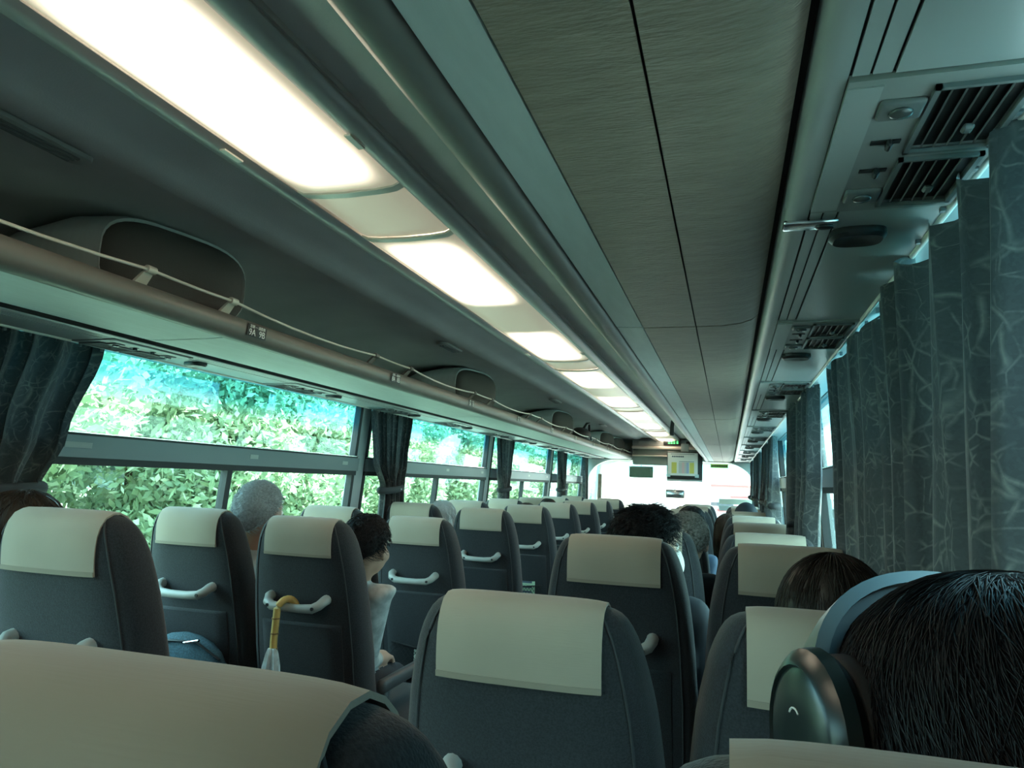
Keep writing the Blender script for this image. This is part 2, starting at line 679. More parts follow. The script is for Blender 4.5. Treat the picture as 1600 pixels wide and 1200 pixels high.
# ceiling lining: one profile from wall to wall, open where the lamp channel runs
half = [(0.165, 1.905), (0.175, 1.926), (0.30, 1.926), (0.355, 1.920), (0.372, 1.908), (0.43, 1.902),
        (0.445, 1.912), (0.70, 1.925), (0.90, 1.905), (1.03, 1.855), (1.10, 1.775), (1.135, 1.68)]
mb = MB()
for m in (-1, 1):
    mb.sweep([(m * x, z) for x, z in half], Y_BACK, Y_FRONT - 0.02, 0.012)
mb.sweep([(-0.172, 1.975), (0.172, 1.975)], Y_BACK, Y_FRONT - 0.02, 0.01)
mb.sweep([(-0.172, 1.915), (-0.172, 1.975)], Y_BACK, Y_FRONT - 0.02, 0.005)
mb.sweep([(0.172, 1.915), (0.172, 1.975)], Y_BACK, Y_FRONT - 0.02, 0.005)
ceil_o = struct(mb.obj('ceiling', 'ceiling_cloth', smooth=40), 'grey cloth ceiling lining curving down into both racks', 'ceiling')
for i, m in enumerate((-1, 1)):
    mb = MB()
    mb.sweep([(m * 0.126, 1.898), (m * 0.134, 1.890), (m * 0.150, 1.888), (m * 0.170, 1.893), (m * 0.178, 1.905)],
             Y_BACK, Y_FRONT - 0.02, 0.01)
    struct(mb.obj('trim_%d' % (i + 1), 'trim_plastic', smooth=50),
           'long grey edge trim on the %s side of the lamp channel' % ('foliage' if m < 0 else 'curtain'), 'trim')

# ceiling grilles over the left rack
for i, y in enumerate((1.0, 3.2, 5.45, 7.7)):
    t = thing('ceiling_grille', 'small oval louvred ceiling grille above the open rack, %s from the front bulkhead' % ORD[3 - i], 'vent',
              (-0.50, y, 1.912), 0, 'ceiling grilles above the open rack')
    pts = [(0.022 * math.cos(a) , (0.085 if math.sin(a) > 0 else -0.085) + 0.022 * math.sin(a), 0)
           for a in [2 * PI * k / 20 for k in range(20)]]
    MB().rings([[(x * 1.35, y_ * 1.12, -0.001) for x, y_, z in pts], [(x * 1.3, y_ * 1.1, -0.010) for x, y_, z in pts],
                [(x, y_, -0.012) for x, y_, z in pts]]).obj('frame', 'shell_plastic', t, smooth=50)
    for k in range(3):
        x = -0.014 + 0.014 * k
        MB().box(x - 0.003, x + 0.003, -0.085, 0.085, -0.0155, -0.012).obj('slat', 'vent_frame', t)

# ------------------------------------------------------------------ ceiling lamps
LENS_Y0 = [-2.76, -0.56, 1.64, 3.84, 6.04, 8.24]
for i, y0 in enumerate(LENS_Y0):
    y1 = min(y0 + 1.90, 10.12)
    cy = (y0 + y1) / 2
    t = thing('ceiling_lamp', 'long glowing warm ceiling lamp lens, %s from the front bulkhead' % ORD[5 - i], 'lamp', (0, cy, 1.90), 0,
              'ceiling lamp lenses in the central channel')
    prof = [(-0.127, 0.002), (-0.11, -0.006), (-0.07, -0.010), (0, -0.012), (0.07, -0.010), (0.11, -0.006), (0.127, 0.002)]
    me = MB().sweep(prof, y0 - cy, y1 - cy, 0.004).mesh('diffuser', 60)
    link('diffuser', me, 'lamp_lens', t)
    for s in (y0 - cy, y1 - cy):
        MB().sweep([(x, z - 0.004) for x, z in prof], s - 0.012, s + 0.012, 0.005).obj('end_lip', 'rail_cream', t, smooth=60)
    if y1 + 0.3 < 10.2:
        j = MB().sweep([(x, z + 0.004) for x, z in prof], y1 - cy + 0.012, y1 - cy + 0.288, 0.004).obj('joint_cover', 'joint_glow', t, smooth=60)
    for s in (-1, 1):
        MB().box(s * 0.129, s * 0.142, 0.70, 0.755, -0.0150, -0.0115).obj('clip', 'rail_cream', t)

# ------------------------------------------------------------------ luggage racks
JOINTS = [-3.1, -0.75, 1.65, 3.95, 6.25, 8.55, 10.15]


def beam_profile():
    return [(0.548, 1.648), (0.532, 1.634), (0.512, 1.634), (0.496, 1.645), (0.489, 1.662), (0.490, 1.680),
            (0.500, 1.694), (0.516, 1.697), (0.53, 1.690), (0.548, 1.672)]


NUMS = [(1.71, '9'), (2.61, '8'), (3.51, '7'), (4.41, '6'), (5.31, '5'), (6.21, '4'), (7.11, '3'), (8.01, '2'), (8.91, '1')]
POSTS = [0.17, 0.47, 1.33, 1.63, 2.48, 2.80, 3.62, 3.92, 4.77, 5.07, 5.9, 6.2, 7.05, 7.35, 8.2, 8.5, 9.3, 9.6]
for side, m in (('foliage', -1), ('curtain', 1)):
    rack = thing('luggage_rack', 'grey open luggage rack with thin cream rail above the foliage-side windows' if m < 0 else
                 'luggage rack with grained underside panels above the curtained windows', 'luggage rack', (0, 0, 0))
    mb = MB()
    bp = beam_profile()
    mb.rings([[(m * x, y, z) for x, z in bp] for y in (Y_BACK, 10.15)])
    mb.obj('beam', 'beam_plastic', rack, smooth=60)
    MB().sweep([(m * 0.53, 1.672), (m * 1.13, 1.672)], Y_BACK, 10.15, 0.008).obj('shelf', 'shell_plastic', rack)
    MB().sweep([(m * 0.86, 1.668), (m * 0.872, 1.668)], Y_BACK, 10.15, 0.003).obj('gap_shade_strip', 'dark_gap', rack)  # dark strip in place of the shade inside the gap
    if m > 0:
        MB().tube([(m * 0.4885, Y_BACK, 1.660), (m * 0.4885, 10.15, 1.660)], 0.0022, 6).obj('edge_highlight', 'rail_cream', rack, smooth=60)  # cream line put in as the highlight along the beam edge
    else:
        MB().sweep([(m * 0.8595, 1.664), (m * 0.8715, 1.641)], Y_BACK, 10.15, 0.0015).obj('gap_shade_strip', 'dark_gap', rack)  # dark strip laid over the lit edge, painting in the gap's shade
    # underside panels, joint by joint
    strips = [([(0.550, 1.640), (0.6095, 1.638)], 'panel_vinyl'),
              ([(0.6125, 1.637), (0.7285, 1.637)], 'grained_vinyl'),
              ([(0.7315, 1.637), (0.790, 1.638), (0.825, 1.642), (0.850, 1.650), (0.864, 1.661)], 'grained_vinyl')]
    if m < 0:
        strips = [([(0.550, 1.640), (0.6115, 1.638), (0.730, 1.637), (0.790, 1.638), (0.825, 1.642), (0.850, 1.650), (0.8585, 1.656)], 'panel_vinyl')]
    for (a, b) in zip(JOINTS[:-1], JOINTS[1:]):
        for prof, mt in strips:
            MB().sweep([(m * x, z) for x, z in prof], a + 0.0045, b - 0.0045, 0.004).obj('underside_panel', mt, rack, smooth=40)
    for g in (0.611, 0.730) if m > 0 else ():
        MB().sweep([(m * (g - 0.005), 1.644), (m * (g + 0.005), 1.644)], Y_BACK, 10.15, 0.002).obj('groove', 'dark_gap', rack)
    for y in JOINTS[1:-1]:
        MB().box(min(m * 0.55, m * 0.86), max(m * 0.55, m * 0.86), y - 0.006, y + 0.006, 1.6665, 1.6675).obj('joint_strip', 'dark_gap', rack)
    # service channel: rounded edge, slotted strips, plain panels between the units
    MB().sweep([(m * 0.872, 1.668), (m * 0.873, 1.650), (m * 0.880, 1.641), (m * 0.890, 1.639), (m * 0.903, 1.640)],
               Y_BACK, 10.15, 0.006).obj('channel_edge', 'trim_plastic', rack, smooth=60)
    MB().sweep([(m * 0.902, 1.644), (m * 1.075, 1.644)], Y_BACK, 10.15, 0.004).obj('channel_bed', 'dark_gap', rack)
    MB().sweep([(m * 1.0725, 1.641), (m * 1.090, 1.643), (m * 1.120, 1.652), (m * 1.160, 1.656)], Y_BACK, 10.15, 0.008).obj(
        'window_header', 'trim_plastic', rack, smooth=50)
    MB().tube([(m * 1.0705, Y_BACK, 1.638), (m * 1.0705, 10.15, 1.638)], 0.0048, 8).obj('edge_strip', 'rail_cream', rack, smooth=60)
    if m < 0:
        # rail on posts, sagging between them, and row number stickers
        pts = []
        ys = [Y_BACK] + POSTS + [10.1]
        for a, b in zip(ys[:-1], ys[1:]):
            for k in range(6):
                tt = k / 6
                sag = 0.016 * 4 * tt * (1 - tt) * min(1, (b - a) / 0.8) ** 2
                pts.append((m * 0.512, a + (b - a) * tt, 1.737 - sag))
        pts.append((m * 0.512, 10.1, 1.737))
        MB().tube(pts, 0.0042, 8).obj('rail', 'rail_cream', rack, smooth=60)
        for y in POSTS:
            mbp = MB()
            path = [(0.552, 1.684), (0.540, 1.708), (0.522, 1.728), (0.512, 1.737)]
            rings = []
            for i_, (x, z) in enumerate(path):
                w = 0.022 - 0.004 * i_
                rings.append([(m * (x - 0.004), y - w, z), (m * (x - 0.004), y + w, z), (m * (x + 0.004), y + w, z + 0.002), (m * (x + 0.004), y - w, z + 0.002)])
            mbp.rings(rings)
            mbp.tube([(m * 0.512, y - 0.013, 1.737), (m * 0.512, y + 0.013, 1.737)], 0.0095, 10)
            mbp.obj('rail_post', 'rail_cream' if y < 2 else 'beam_plastic', rack, smooth=50)
        for y, s in NUMS:
            pl = MB().rbox((0, 0, 0), (0.086, 0.034, 0.0012), 0.0005, 1).obj('number_plate', 'black_plastic', rack)
            pl.matrix_local = Matrix(((0, 0.10, 0.995, -0.4870), (1, 0, 0, y), (0, 0.995, -0.10, 1.667), (0, 0, 0, 1)))
            t1 = text_mesh('%sA  %sB' % (s, s), 0.026)
            t1.materials.append(MATS['text_white'])
            o = link('lettering', t1, None, pl)
            o.location = (0, -0.006, 0.0012)
            t2 = text_mesh('\u7a93\u5074 \u2015 \u901a\u8def\u5074', 0.0105)
            t2.materials.append(MATS['text_white'])
            o = link('lettering', t2, None, pl)
            o.location = (0, 0.0105, 0.0012)
    # end cap of the rack at the bulkhead
    MB().box(min(m * 0.49, m * 1.14), max(m * 0.49, m * 1.14), 10.15, 10.19, 1.63, 1.91).obj('end_panel', 'shell_plastic', rack)
    MB().rbox((m * 0.53, 10.142, 1.78), (0.075, 0.014, 0.16), 0.01).obj('end_plate', 'trim_plastic', rack, smooth=40)
    MB().rbox((m * 0.53, 10.134, 1.76), (0.016, 0.006, 0.022), 0.004).obj('end_knob', 'black_plastic', rack, smooth=40)

# rounded pods standing in the open rack
def pod_meshes():
    def ring(x, y0, y1, z0, z1, n=3.2, k=36):
        cy, cz = (y0 + y1) / 2, (z0 + z1) / 2
        out = []
        for i in range(k):
            a = 2 * PI * i / k
            c, s = math.cos(a), math.sin(a)
            out.append((x, cy + (y1 - y0) / 2 * abs(c) ** (2 / n) * (1 if c > 0 else -1),
                        cz + (z1 - z0) / 2 * abs(s) ** (2 / n) * (1 if s > 0 else -1)))
        return out
    shell = MB().rings([ring(-0.385, -0.34, 0.20, 0.0, 0.10), ring(-0.34, -0.335, 0.22, 0.0, 0.15), ring(-0.24, -0.32, 0.232, 0.0, 0.205), ring(-0.10, -0.28, 0.235, 0.0, 0.236),
                        ring(-0.02, -0.235, 0.225, 0.0, 0.238), ring(0.004, -0.225, 0.215, 0.004, 0.23)]).mesh('shell', 50)
    face = MB().rings([ring(0.003, -0.222, 0.212, 0.004, 0.222), ring(0.014, -0.216, 0.206, 0.008, 0.218), ring(0.026, -0.185, 0.18, 0.025, 0.20), ring(0.032, -0.12, 0.12, 0.06, 0.17)]).mesh('face_panel', 60)
    return shell, face


pshell, pface = pod_meshes()
pshell.materials.append(MATS['panel_vinyl'])
mat('pod_mesh', (0.075, 0.073, 0.068), 0.85, bump=0.3, bscale=300)
pface.materials.append(MATS['pod_mesh'])
for i, y in enumerate((1.545, 3.95, 6.28, 8.74, 9.70)):
    t = thing('rack_pod', 'rounded grey pod with dark mesh face in the open rack, %s from the front bulkhead' % ORD[4 - i], 'pod',
              (-0.625, y, 1.6805), -0.22, 'rounded pods in the open luggage rack')
    link('shell', pshell, None, t)
    link('face_panel', pface, None, t)

# ------------------------------------------------------------------ overhead service panels
def slat_mesh(L):
    return MB().box(-0.0008, 0.0008, -L / 2, L / 2, -0.004, 0.004).mesh('slat')


SL_A = slat_mesh(0.115)
SL_A.materials.append(MATS['vent_frame'])
LAMP_ME = MB().rbox((0, 0, 0), (0.040, 0.036, 0.008), 0.0039, 3).mesh('reading_lamp', 50)
LAMP_ME.materials.append(MATS['vent_frame'])
PANEL_ME = None


def service_panel(m, y0, i):
    y1 = y0 + 0.32
    cy = (y0 + y1) / 2
    if m > 0:
        lab = 'overhead panel with two black vents on the curtained side, %s from the front bulkhead' % ORD[12 - i]
        grp = 'overhead service panels on the curtain side'
    else:
        lab = 'overhead panel with two black vents on the foliage side, %s from the front bulkhead' % ORD[12 - i]
        grp = 'overhead service panels on the foliage side'
    t = thing('service_panel', lab, 'vent panel', (m * 0.9865, cy, 1.640), 0, grp)
    mb = MB()
    # plate around two vent openings
    X0, X1 = -0.0825, 0.0815
    gx0, gx1 = -0.004, 0.068
    yy = [-0.16, -0.137, -0.012, 0.012, 0.137, 0.16]
    mb.box(X0, gx0, -0.16, 0.16, -0.004, 0.003)
    mb.box(gx1, X1, -0.16, 0.16, -0.004, 0.003)
    for a, b in ((yy[0], yy[1]), (yy[2], yy[3]), (yy[4], yy[5])):
        mb.box(gx0, gx1, a, b, -0.004, 0.003)
    mb.v = [(m * x, y, z) for x, y, z in mb.v]
    mb.obj('plate', 'shell_plastic', t)
    MB().box(min(m * X0, m * (X0 + 0.030)), max(m * X0, m * (X0 + 0.030)), -0.15, 0.15, -0.0055, -0.004).obj('number_window', 'trim_plastic', t)
    for c in (-0.0745, 0.0745):
        g = MB().box(min(m * gx0, m * gx1), max(m * gx0, m * gx1), c - 0.0625, c + 0.0625, -0.0005, 0.002).obj('vent', 'vent_black', t)
        fr = MB()
        for (a, b, d, e) in ((gx0 - 0.005, gx1 + 0.005, c - 0.067, c - 0.0625), (gx0 - 0.005, gx1 + 0.005, c + 0.0625, c + 0.067),
                             (gx0 - 0.005, gx0, c - 0.067, c + 0.067), (gx1, gx1 + 0.005, c - 0.067, c + 0.067)):
            fr.box(m * a, m * b, d, e, -0.0085, -0.003)
        fr.obj('vent_frame', 'vent_frame', t)
        for k in range(5):
            s = link('slat', SL_A, None, g)
            s.location = (m * (gx0 + 0.012 + 0.012 * k), c, -0.0025)
            s.rotation_euler = (0, m * 0.5, 0)
        MB().rbox((m * (gx0 + 0.043), c + 0.02, -0.007), (0.010, 0.014, 0.006), 0.002, 1).obj('vent_tab', 'vent_frame', g)
    for c in (-0.105, 0.105):
        o = link('reading_lamp', LAMP_ME, None, t)
        o.location = (m * -0.030, c, -0.005)
        MB().ell((0, 0, 0), (0.011, 0.011, 0.004), 12, 6).obj('lens', 'lamp_glass', o, smooth=179, loc=(0, 0, -0.005))
    for c in (-0.035, 0.035):
        s = MB().box(-0.014, 0.014, -0.004, 0.004, -0.0055, -0.004).obj('switch', 'vent_black', t, loc=(m * -0.030, c, 0))
        MB().rbox((0.003, 0.0, -0.0085), (0.006, 0.016, 0.008), 0.002, 1).obj('switch_knob', 'black_plastic', s)


UNIT_Y = [-2.06, -1.16, -0.24, 0.655, 1.625, 2.545, 3.455, 4.36, 5.26, 6.16, 7.06, 7.96, 8.86]
KNOB = MB().rings([[(0.037 * c * k, 0.030 * s * k, z) for c, s in [(abs(math.cos(a)) ** 0.7 * (1 if math.cos(a) > 0 else -1),
                                                                     abs(math.sin(a)) ** 0.7 * (1 if math.sin(a) > 0 else -1))
                                                                    for a in [2 * PI * i / 24 for i in range(24)]]]
                   for k, z in ((1.0, 0.0), (1.0, -0.008), (0.86, -0.013), (0.55, -0.011), (0.35, -0.009))]).mesh('speaker', 40)
KNOB.materials.append(MATS['black_plastic'])
for m in (1, -1):
    rack = [o for o in COL.objects if o.name.startswith('luggage_rack')][0 if m < 0 else 1]
    for i, y in enumerate(UNIT_Y):
        service_panel(m, y, i)
        ya, yb = y + 0.323, (UNIT_Y[i + 1] if i + 1 < len(UNIT_Y) else 10.15) - 0.003
        MB().sweep([(m * 0.906, 1.640), (m * 0.920, 1.640)], ya, yb, 0.003).obj('channel_strip', 'trim_plastic', rack)
        MB().sweep([(m * 0.9225, 1.640), (m * 0.938, 1.640)], ya, yb, 0.003).obj('channel_strip', 'trim_plastic', rack)
        MB().sweep([(m * 0.941, 1.639), (m * 1.066, 1.639)], ya, yb - 0.0, 0.004).obj('blank_panel', 'trim_plastic', rack)
        k = link('call_speaker', KNOB, None, None)
        k.location = (m * 0.975, y + 0.415, 1.639)
        tag(k, 'black oval speaker knob on the %s-side overhead channel, %s from the front bulkhead' % ('curtain' if m > 0 else 'foliage', ORD[12 - i]), 'speaker',
            'oval speaker knobs on the %s side' % ('curtain' if m > 0 else 'foliage'))
br = thing('seat_number_bracket', 'clear plastic bracket with a dark oval stud below the rounded channel edge', 'bracket', (0.907, 1.01, 1.6335))
MB().rbox((0, 0, 0), (0.070, 0.030, 0.007), 0.003).obj('plate', 'chrome', br, smooth=40)
MB().ell((0.018, 0, -0.005), (0.012, 0.008, 0.003), 12, 6).obj('stud', 'black_plastic', br, smooth=179)

# ------------------------------------------------------------------ windows
wi = 0
for m in (-1, 1):
    for a, b in zip(PILLARS[:-1], PILLARS[1:]):
        wi += 1
        y0, y1 = a + 0.05, b - (0.05 if b < 10 else 0.02)
        w = bpy.data.objects.new('window_%d' % wi, None)
        COL.objects.link(w)
        w.location = (m * 1.17, (y0 + y1) / 2, SILL)
        struct(w, 'two-tier bus window with %s panes and a grey middle bar' % ('leafy-view' if m < 0 else 'curtain-side'), 'window')

        def part(mb, name, mt, smooth=None):
            ox, oy, oz = w.location
            mb.v = [(x - ox, y - oy, z - oz) for x, y, z in mb.v]
            return mb.obj(name, mt, w, smooth)
        mb = MB()
        slab(mb, m, y0, y0 + 0.028, SILL, WTOP, 0.004, 0.03)
        slab(mb, m, y1 - 0.028, y1, SILL, WTOP, 0.004, 0.03)
        slab(mb, m, y0, y1, SILL, SILL + 0.03, 0.004, 0.03)
        part(mb, 'gasket', 'gasket')
        mb = MB()
        slab(mb, m, y0, y1, 1.296, 1.366, 0.022, 0.03)
        part(mb, 'sash_bar', 'window_alu')
        mb = MB()
        slab(mb, m, y0, y1, 1.366, 1.378, 0.010, 0.03)
        slab(mb, m, y0, y1, 1.272, 1.296, 0.012, 0.03)
        part(mb, 'bar_gasket', 'gasket')
        mb = MB()
        slab(mb, m, y0, y1, 1.374, 1.3775, 0.013, 0.0)
        part(mb, 'bar_bead', 'chrome')
        mid = (y0 + y1) / 2 + 0.03
        mb = MB()
        slab(mb, m, mid - 0.016, mid + 0.016, SILL, 1.28, 0.006, 0.028)
        part(mb, 'divider', 'gasket')
        mb = MB()
        slab(mb, m, y0, y1, 1.37, WTOP, -0.012, 0.017)
        part(mb, 'upper_pane', 'pane_shaded')
        for c, d in ((y0, mid), (mid, y1)):
            mb = MB()
            slab(mb, m, c, d, SILL, 1.28, -0.012 if c == y0 else -0.020, 0.017 if c == y0 else 0.025)
            part(mb, 'lower_pane', 'pane_clear')
        for q, L in ((0.16, 0.10), (0.57, 0.055), (0.93, 0.055)):
            yc = y0 + (y1 - y0) * q
            mb = MB()
            slab(mb, m, yc - L / 2, yc + L / 2, 1.326, 1.344, 0.0235, -0.021)
            part(mb, 'notice_plate', 'handle_plastic')


# ------------------------------------------------------------------ curtains
def curtain(label, m, x, levels, folds, amp, tie=None, seed=0, group=None, fullness=1.7, scallop=0.0):
    """levels: list of (z, y_start, y_end); folds hang between them"""
    rg = random.Random(seed)
    nu, nv = folds * 10, 26
    zt, zb = levels[0][0], levels[-1][0]
    yc = (levels[0][1] + levels[0][2]) / 2
    t = thing('curtain', label, 'curtain', (m * x, yc, zb), 0, group)
    ph = [rg.uniform(-0.5, 0.5) for _ in range(folds + 2)]
    am = [rg.uniform(0.6, 1.3) for _ in range(folds + 2)]
    verts, faces, uvs = [], [], []
    W0 = abs(levels[0][2] - levels[0][1]) * fullness
    for j in range(nv + 1):
        z = zt + (zb - zt) * j / nv
        for (a, b) in zip(levels[:-1], levels[1:]):
            if a[0] >= z >= b[0] - 1e-9:
                k = (a[0] - z) / (a[0] - b[0])
                k = k * k * (3 - 2 * k)
                ya, yb = a[1] + (b[1] - a[1]) * k, a[2] + (b[2] - a[2]) * k
                break
        dens = abs(levels[0][2] - levels[0][1]) / max(0.05, abs(yb - ya))
        for i in range(nu + 1):
            u = i / nu
            fi = folds * min(1.0, max(0.0, u + (0.045 * math.sin(2 * PI * u * 1.3 + seed) + 0.02 * math.sin(2 * PI * u * 3.1 + 2 * seed)) * math.sin(PI * u)))
            q = int(min(fi, folds - 1e-6))
            fr = fi - q
            A = amp * (am[q] * (1 - fr) + am[q + 1] * fr) * min(1.5, dens ** 0.5) * (0.75 + 0.35 * j / nv)
            p_ = ph[q] * (1 - fr) + ph[q + 1] * fr
            s = math.sin(2 * PI * fi + p_ * 2 + 0.6 * math.sin(3 * z + q))
            xx = -A * s - 0.3 * A * math.sin(4 * PI * fi + q)
            yy = ya + (yb - ya) * u + 0.012 * math.cos(2 * PI * fi + p_)
            zz = z - (scallop * abs(math.sin(PI * u * folds * 0.8)) if j == 0 else scallop * 0.8 * abs(math.sin(PI * u * folds * 0.8)) if j == 1 else 0)
            verts.append((m * xx, yy - yc, zz - zb))
            uvs.append((u * W0, z))
    for j in range(nv):
        for i in range(nu):
            o = j * (nu + 1) + i
            faces.append((o, o + 1, o + nu + 2, o + nu + 1))
    me = bpy.data.meshes.new('cloth')
    me.from_pydata(verts, [], faces)
    ul = me.uv_layers.new(name='UVMap')
    li = np.empty(len(me.loops), dtype=np.int32)
    me.loops.foreach_get('vertex_index', li)
    ul.data.foreach_set('uv', np.array(uvs, dtype=np.float32)[li].ravel())
    me.polygons.foreach_set('use_smooth', [True] * len(me.polygons))
    link('cloth', me, 'curtain_cloth', t)
    if tie:
        z, ya, yb = tie
        pts = []
        for k in range(25):
            a = 2 * PI * k / 24
            pts.append((math.cos(a) * 0.048, (ya + yb) / 2 - yc + math.sin(a) * (abs(yb - ya) / 2 + 0.012), z - zb + 0.012 * math.sin(a)))
        MB().tube(pts, 0.013, 8, flat=1.5).obj('tieback', 'seat_piping', t, smooth=60)
        MB().ell((-m * 0.056, 0.0 + (ya + yb) / 2 - yc + 0.02, z - zb), (0.006, 0.007, 0.007), 10, 6).obj('button', 'chrome', t, smooth=179)
    for k in range(folds + 1):
        yk = levels[0][1] + (levels[0][2] - levels[0][1]) * k / folds - yc
        MB().box(-0.003, 0.003, yk - 0.004, yk + 0.004, zt - zb - 0.012, zt - zb + 0.012).obj('hook', 'window_alu', t)
    return t


ZT = 1.645
curtain('dark gathered patterned curtain beside the brown-haired passenger', -1, 1.115,
        [(ZT, 1.05, 1.78), (1.36, 1.06, 1.69), (1.19, 1.12, 1.62), (0.74, 1.10, 1.66)], 9, 0.022, (1.19, 1.12, 1.62), 3)
GL = 'curtains gathered and tied at the foliage-side pillars'
curtain('grey patterned curtain tied back beyond the silver-haired man', -1, 1.118,
        [(ZT, 3.62, 4.16), (1.36, 3.68, 4.10), (1.20, 3.80, 4.02), (0.74, 3.76, 4.04)], 7, 0.022, (1.20, 3.80, 4.02), 4)
for y, sd in ((5.95, 5), (8.25, 6)):
    curtain('grey patterned curtain tied back on the foliage side, %s from the front bulkhead' % ORD[2 if sd == 5 else 1], -1, 1.118,
            [(ZT, y - 0.03, y + 0.52), (1.36, y + 0.02, y + 0.44), (1.20, y + 0.12, y + 0.34), (0.74, y + 0.08, y + 0.37)],
            7, 0.022, (1.20, y + 0.12, y + 0.34), sd, GL)
curtain('narrow grey curtain hanging beside the front bulkhead on the foliage side', -1, 1.105,
        [(ZT, 9.78, 10.12), (0.74, 9.82, 10.1)], 4, 0.02, None, 8)
curtain('gathered curtain behind the rear foliage-side window', -1, 1.118,
        [(ZT, -1.1, -0.6), (0.74, -1.0, -0.7)], 6, 0.022, None, 9)
# curtain side
curtain('broad drawn dark patterned curtain whose straight edge borders the bright window gap', 1, 1.085,
        [(ZT, 1.30, 2.27), (1.3, 1.24, 2.15), (0.74, 1.20, 1.98)], 8, 0.026, None, 11, None, 1.5, 0.03)
curtain('broad dark patterned curtain drawn over the window beside the headphones', 1, 1.062,
        [(ZT, 0.740, 1.37), (1.3, 0.765, 1.29), (0.74, 0.79, 1.26)], 5, 0.022, None, 12, None, 1.5, 0.03)
curtain('unseen dark curtain drawn over the rear sunny-side windows to dim the daylight', 1, 1.085,
        [(ZT, -2.9, 0.54), (0.74, -2.9, 0.51)], 25, 0.028, None, 13)  # out of view; length set to keep daylight off the near rack
curtain('dark curtain bunched beside the window gap with its hem swinging into the seats', 1, 1.080,
        [(ZT, 2.64, 3.62), (1.36, 2.68, 3.62), (1.15, 2.80, 3.60), (0.74, 2.9, 3.6)], 8, 0.034, None, 14)
GR = 'curtains bunched at the far sunny-side pillars'
for y, sd in ((5.15, 15), (6.0, 18), (7.4, 16), (8.3, 19), (9.55, 17)):
    curtain('slim blue-grey curtain bunched on the sunny side, %s from the front bulkhead' % ORD[[17, 19, 16, 18, 15].index(sd)], 1, 1.095,
            [(ZT, y, y + 0.55), (1.36, y + 0.04, y + 0.48), (1.18, y + 0.14, y + 0.38), (0.74, y + 0.10, y + 0.42)],
            6, 0.024, (1.18, y + 0.14, y + 0.38), sd, GR)

# ------------------------------------------------------------------ front bulkhead and windscreen
def arch(hx, z0, z1, r, n=10):
    pts = [(-hx, z0), (hx, z0)]
    for k in range(n + 1):
        a = PI / 2 * k / n
        pts.append((hx - r[0] + r[0] * math.cos(a), z1 - r[1] + r[1] * math.sin(a)))
    for k in range(n + 1):
        a = PI / 2 + PI / 2 * k / n
        pts.append((-hx + r[0] + r[0] * math.cos(a), z1 - r[1] + r[1] * math.sin(a)))
    return pts


def ring_plate(mb, outer, inner, y0, y1):
    n = len(outer)
    o = len(mb.v)
    for y in (y0, y1):
        mb.v += [(x, y, z) for x, z in outer] + [(x, y, z) for x, z in inner]
    for k in range(n):
        j = (k + 1) % n
        mb.f += [(o + k, o + j, o + n + j, o + n + k), (o + 2 * n + k, o + 2 * n + j, o + 3 * n + j, o + 3 * n + k),
                 (o + n + k, o + n + j, o + 3 * n + j, o + 3 * n + k), (o + k, o + j, o + 2 * n + j, o + 2 * n + k)]


inner = arch(1.12, 0.5, 1.635, (0.42, 0.30))
outer = []
for (x, z) in inner:
    ox = 1.21 if x > 0 else -1.21
    if z <= 0.5:
        outer.append((ox, 0.0))
    else:
        # push outward to the rectangle
        k = min(1.21 / max(1e-6, abs(x)), (2.12 - 0.9) / max(1e-6, z - 0.9) if z > 0.9 else 99)
        outer.append((max(-1.21, min(1.21, x * k)), min(2.12, 0.9 + (z - 0.9) * k)))
mb = MB()
ring_plate(mb, outer, inner, Y_FRONT - 0.04, Y_FRONT + 0.06)
struct(mb.obj('wall_front', 'front_white'), 'pale arched front bulkhead around the windscreen', 'wall')
mb = MB()
ring_plate(mb, arch(1.205, 0.35, 1.74, (0.25, 0.2)), arch(1.12, 0.55, 1.64, (0.25, 0.2)), Y_NOSE - 0.05, Y_NOSE + 0.03)
ws = bpy.data.objects.new('window_13', None)
COL.objects.link(ws)
struct(ws, 'wide bright windscreen with a green shade band', 'window')
mb.obj('frame', 'front_white', ws)
MB().box(-1.13, 1.13, Y_NOSE - 0.012, Y_NOSE - 0.004, 0.5, 1.66).obj('pane', 'pane_front', ws)
MB().box(-1.24, 1.24, Y_NOSE, Y_NOSE + 0.06, 0.0, 0.5).obj('apron', 'front_white', ws)
MB().box(-1.24, 1.24, Y_NOSE, Y_NOSE + 0.06, 1.66, 2.14).obj('brow', 'front_white', ws)
for m in (-1, 1):
    w = bpy.data.objects.new('window_%d' % (14 if m < 0 else 15), None)
    COL.objects.link(w)
    struct(w, 'small side pane beside the %s' % ('entrance door' if m < 0 else 'driving seat'), 'window')
    mb = MB()
    slab(mb, m, PILLARS[-1] + 0.26, Y_NOSE - 0.08, SILL, WTOP, -0.012, 0.017)
    mb.obj('pane', 'pane_clear', w)
MB_ = MB().rbox((0, 11.2, 0.36), (2.2, 0.5, 0.72), 0.05)
tag(MB_.obj('dashboard', 'front_white', smooth=40), 'wide pale dashboard below the windscreen', 'dashboard')  # pale colour chosen to bounce sunlight up to the front ceiling
tag(MB().rbox((-1.045, 10.75, 0.715), (0.05, 0.06, 1.43), 0.01).obj('door_post', 'bark', smooth=40),
    'narrow brown post standing by the entrance door', 'post')

